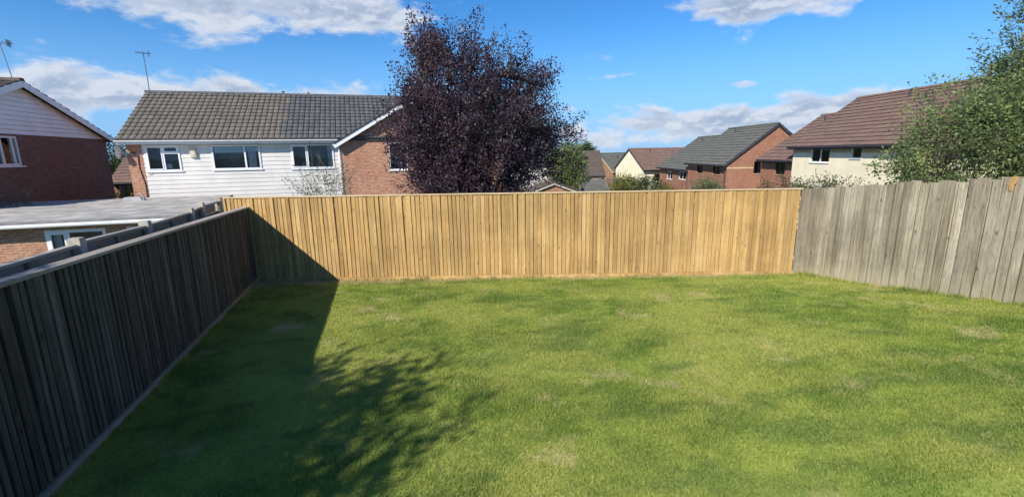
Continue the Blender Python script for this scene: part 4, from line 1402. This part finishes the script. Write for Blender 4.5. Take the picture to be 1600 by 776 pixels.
# tree that throws its shade over the left of the lawn, standing in the neighbour's garden beside the camera
tree('garden_tree', "leafy tree in the neighbour's garden to the left of the camera", 'tree', (-7.72, -2.95, -1.3),
     [(0, 0, 6.3, 2.0, 1.9, 1.6), (.9, .6, 6.9, 1.3, 1.2, 1.1), (-.8, -.5, 7.1, 1.4, 1.3, 1.2), (.9, -.8, 5.6, 1.2, 1.2, 1.0), (1.0, -1.6, 6.3, 1.4, 1.4, 1.2), (1.5, -.3, 7.0, 1.0, 1.2, 1.0)],
     950, 24, .115, 'leaf_green', 'bark', .18, 2.6, .5, .3, 22, .5, spread=.13, aspect=.6)
# twiggy shrub behind the fence in front of the clad house
tree('twiggy_shrub', 'sparse twiggy shrub against the white cladding just above the golden fence', 'shrub', (-5.75, 14.2, -1.5),
     [(.25, 0, 3.0, .6, .5, .55), (-.2, 0, 2.9, .5, .4, .6), (.55, 0, 2.8, .3, .3, .5), (-.75, 0, 3.0, .3, .3, .4, .4)],
     170, 7, .055, 'leaf_dark', 'grey_twig', .05, .8, .7, 1.1, 26, .6, spread=.05)
tree('round_tree', 'small bright green tree at the right foot of the purple tree', 'tree', (3.45, 28.0, -2.4),
     [(-.15, 0, 4.4, .95, .9, 1.0), (.35, 0, 3.8, .75, .8, .9), (-.3, 0, 3.4, .9, .8, .9), (.25, 0, 5.0, .45, .5, .5)], 420, 22, .12, 'leaf_green', 'bark', .12, 1.6, .3, .3, 14, .6, spread=.14)
tree('far_tree', 'far dark tree rising behind the brown roof near the middle of the skyline', 'tree', (13.8, 84.0, -5.5),
     [(0, 0, 8.2, 1.2, 1.1, 1.3), (.7, 0, 7.2, 1.0, 1, 1.3), (-.7, 0, 7.4, .8, .8, 1.0)], 200, 20, .28, 'leaf_dark', 'bark', .2, 4.0, .6, .4, 10, .6, spread=.3)
BG = 'bushes showing above the golden fence'
tree('garden_bush', 'yellow green bush in front of the cream gabled house', 'bush', (5.45, 22.6, -2.0),
     [(0, 0, 2.95, .36, .4, .45), (.25, 0, 2.7, .36, .4, .45), (-.15, 0, 2.55, .35, .4, .45)], 170, 22, .075, 'leaf_yellow', 'bark', .06, .8, .3, .4, 10, .6, BG, spread=.10)
tree('garden_bush', 'dark grey green bush between the yellow green bush and the brick houses', 'bush', (6.55, 22.4, -2.0),
     [(0, 0, 2.85, .5, .5, .45), (-.35, 0, 2.7, .35, .4, .45), (.4, 0, 2.6, .4, .4, .45)], 210, 24, .07, 'leaf_dark', 'bark', .06, .8, .3, .3, 10, .6, BG, spread=.10)
tree('garden_bush', 'low olive bush just left of the white framed brick house windows', 'bush', (7.55, 22.2, -2.0),
     [(-.1, 0, 2.45, .35, .4, .4), (.2, 0, 2.35, .3, .4, .35)], 90, 20, .07, 'leaf_yellow', 'bark', .05, .8, .3, .3, 8, .6, BG, spread=.10)
tree('garden_bush', 'small green bush below the dark windows of the red brick gabled house', 'bush', (8.75, 20.5, -2.0),
     [(0, 0, 2.75, .55, .5, .45), (.35, 0, 2.6, .4, .4, .35)], 150, 20, .08, 'leaf_blue', 'bark', .05, .8, .25, .3, 8, .6, BG, spread=.09)
tree('climbing_shrub', 'low green climber spilling along the fence corner below the cream house', 'shrub', (7.5, 11.6, -1.3),
     [(-.55, 0, 2.9, .5, .35, .14), (.1, -.1, 2.93, .55, .4, .14), (.75, -.2, 2.9, .5, .4, .14), (0, 0, 2.5, .9, .4, .35)], 300, 16, .045, 'leaf_dark', 'bark', .04, .6, .22, .3, 12, .6, spread=.06)
tree('creeper', 'dead brown creeper heaped on the flat roof at the left edge of the photo', 'plant', (-19.9, 18.2, ft + .02),
     [(0, 0, .16, .55, .45, .14), (.35, .3, .22, .25, .3, .2), (-.2, -.2, .1, .5, .4, .1)], 90, 12, .06, 'leaf_dead', 'grey_twig', .03, .08, .3, .5, 12, .6, spread=.05, leafpart='dead_leaves')
tree('conifer', 'dark green trees seen in the gap between the two left houses', 'tree', (-32.3, 37.5, -2.5),
     [(0, 0, 5.0, 1.3, 1.2, 1.6), (1.0, 0, 3.8, 1.1, 1.1, 1.4), (-.8, 0, 4.0, 1.0, 1.0, 1.4)], 320, 22, .16, 'leaf_dark', 'bark', .15, 1.8, .4, .4, 10, .6, spread=.2)
tree('garden_bush', 'small green bush in the gap between the two left houses', 'bush', (-20.9, 25.2, -1.7),
     [(0, 0, 2.2, .5, .5, .55), (.2, 0, 1.6, .5, .5, .5)], 150, 22, .08, 'leaf_green', 'bark', .05, .7, .25, .4, 8, .6, spread=.1)
far_house('brick_bungalow', 'little orange brick house seen through the gap between the two left houses', (-27.4, 31.8), R(18), 5, 5, -2.0, 1.2, 2.6, 'brick_orange', 'tile_brown', front=[(.3, .9, -.1, .8)], rows=8)

# ------------------------------------------------------------------ houses on the right
# cream house, its lower brick neighbour, the red brick house and the one beyond step away down the hill
far_house('detached_house', 'cream rendered house with brown tiled roof behind the right hand bush', (19.4, 31.95), R(-90), 16, 8.0, -2.4, 2.95, 5.80, 'cream', 'tile_brown',
          front=[(1.85, 3.65, 1.70, 2.74, (.5,)), (5.4, 6.2, 1.98, 2.72), (9.2, 10.0, 1.98, 2.72)], rows=14, band=(2.30, 2.52))
far_house('detached_house', 'small brick house with brown roof stepped below the cream house', (19.8, 36.6), R(-90), 4.5, 8.8, -3.0, 2.0, 5.05, 'brick_far', 'tile_brown',
          front=[(1.95, 3.2, .72, 1.68, (.5,), 'brown_frame')], rows=14)
far_house('detached_house', 'red brick house with grey tiled roof and plain gable facing the garden', (18.4, 48.1), R(-90), 8.75, 8.0, -3.4, 1.55, 4.66, 'brick_far', 'tile_far',
          front=[(2.35, 3.75, .38, 1.30, (.5,), 'brown_frame'), (5.95, 7.45, .42, 1.40, (.5,), 'brown_frame')],
          right=[(2.25, 2.9, .55, 1.58, (), 'brown_frame'), (3.42, 3.72, 2.46, 3.25, (), 'band')], rows=14, band=(.98, 1.10))
far_house('detached_house', 'grey roofed brick house with two small white windows beyond the red gabled house', (18.6, 57.7), R(-90), 9.45, 9.2, -4.2, .82, 4.10, 'brick_far', 'tile_far',
          front=[(2.7, 4.5, -.70, .22, (.5,)), (6.6, 8.6, -.52, .32, (.5,))], rows=15)
far_house('detached_house', 'cream gabled house with brown roof in the middle distance', (17.2, 60.0), R(10), 9.0, 9.0, -5.4, .35, 2.9, 'cream', 'tile_brown',
          front=[(1.5, 2.6, -1.4, -.4)], rows=13)
far_house('detached_house', 'brick house with dark brown roof and one white window behind the small green tree', (5.4, 60.0), R(0), 6.7, 8.0, -5.6, -.25, 2.62, 'brick_orange', 'tile_old',
          front=[(5.2, 5.75, -1.35, -.5)], rows=14, band=(-.75, -.6))
far_house('detached_house', 'orange brick gabled house with grey roof between the brown roofed houses', (15.4, 70.0), R(15), 9.0, 8.6, -6.2, -.3, 1.95, 'brick_orange', 'tile_far', rows=13, trim='band')
# low garages behind the fence
far_house('brick_garage', 'low orange brick garage gable just above the golden fence', (1.0, 25.0), R(0), 3.2, 6.0, -2.2, .35, .36, 'brick_orange', 'tile_far', rows=4, cat='garage', over=.05) if False else None
t = thing('brick_garage', 'low orange brick garage gable just above the golden fence', 'garage', (.75, 25.0, -2.2))
wall(t, ID, 0, 3.2, 0, 2.55, [], M['brick_orange'], gable=(1.6, 3.12), name='gable_wall')
wall(t, lambda a, o, z: (.005 + o, a, z), .003, 5.0, 0, 2.55, [], M['brick_orange'])
wall(t, lambda a, o, z: (3.195 - o, a, z), .003, 5.0, 0, 2.55, [], M['brick_orange'])
for s_ in (-1, 1):
    rw = MB()
    a_, b_ = Vector((1.6 + s_ * 1.75, -.1, 2.52)), Vector((1.6, -.1, 3.16))
    c_, d_ = Vector((1.6, 5.1, 3.16)), Vector((1.6 + s_ * 1.75, 5.1, 2.52))
    dn = Vector((0, 0, -.07))
    rw.add([a_, b_, c_, d_, a_ + dn, b_ + dn, c_ + dn, d_ + dn], [(0, 1, 2, 3), (7, 6, 5, 4), (0, 4, 5, 1), (3, 2, 6, 7), (0, 3, 7, 4)])
    wr_ = rw.build('roof', M['felt_edge'], t)
    course_slope('roof_tiles', M['tile_old'], wr_, a_ + Vector((0, 0, .01)), d_ + Vector((0, 0, .01)), b_ + Vector((0, 0, .01)), c_ + Vector((0, 0, .01)), 6)
    bb = MB(); bb.beam(a_ + Vector((0, -.02, -.06)), b_ + Vector((0, -.02, -.05)), .03, .07); bb.build('bargeboard', M['concrete'], t)
far_house('brick_garage', 'low garage with dark grey roof in front of the orange brick houses', (5.75, 36.0), R(0), 1.9, 4.5, -2.8, -.55, .25, 'brick_orange', 'tile_far', rows=6, cat='garage', over=.1, trim='band')
far_house('brick_garage', 'small brick outhouse with reddish roof beside the yellow green bush', (7.6, 40.0), R(4), 2.6, 4.0, -3.2, -.6, .15, 'brick_orange', 'tile_brown', rows=6, cat='garage', over=.1)
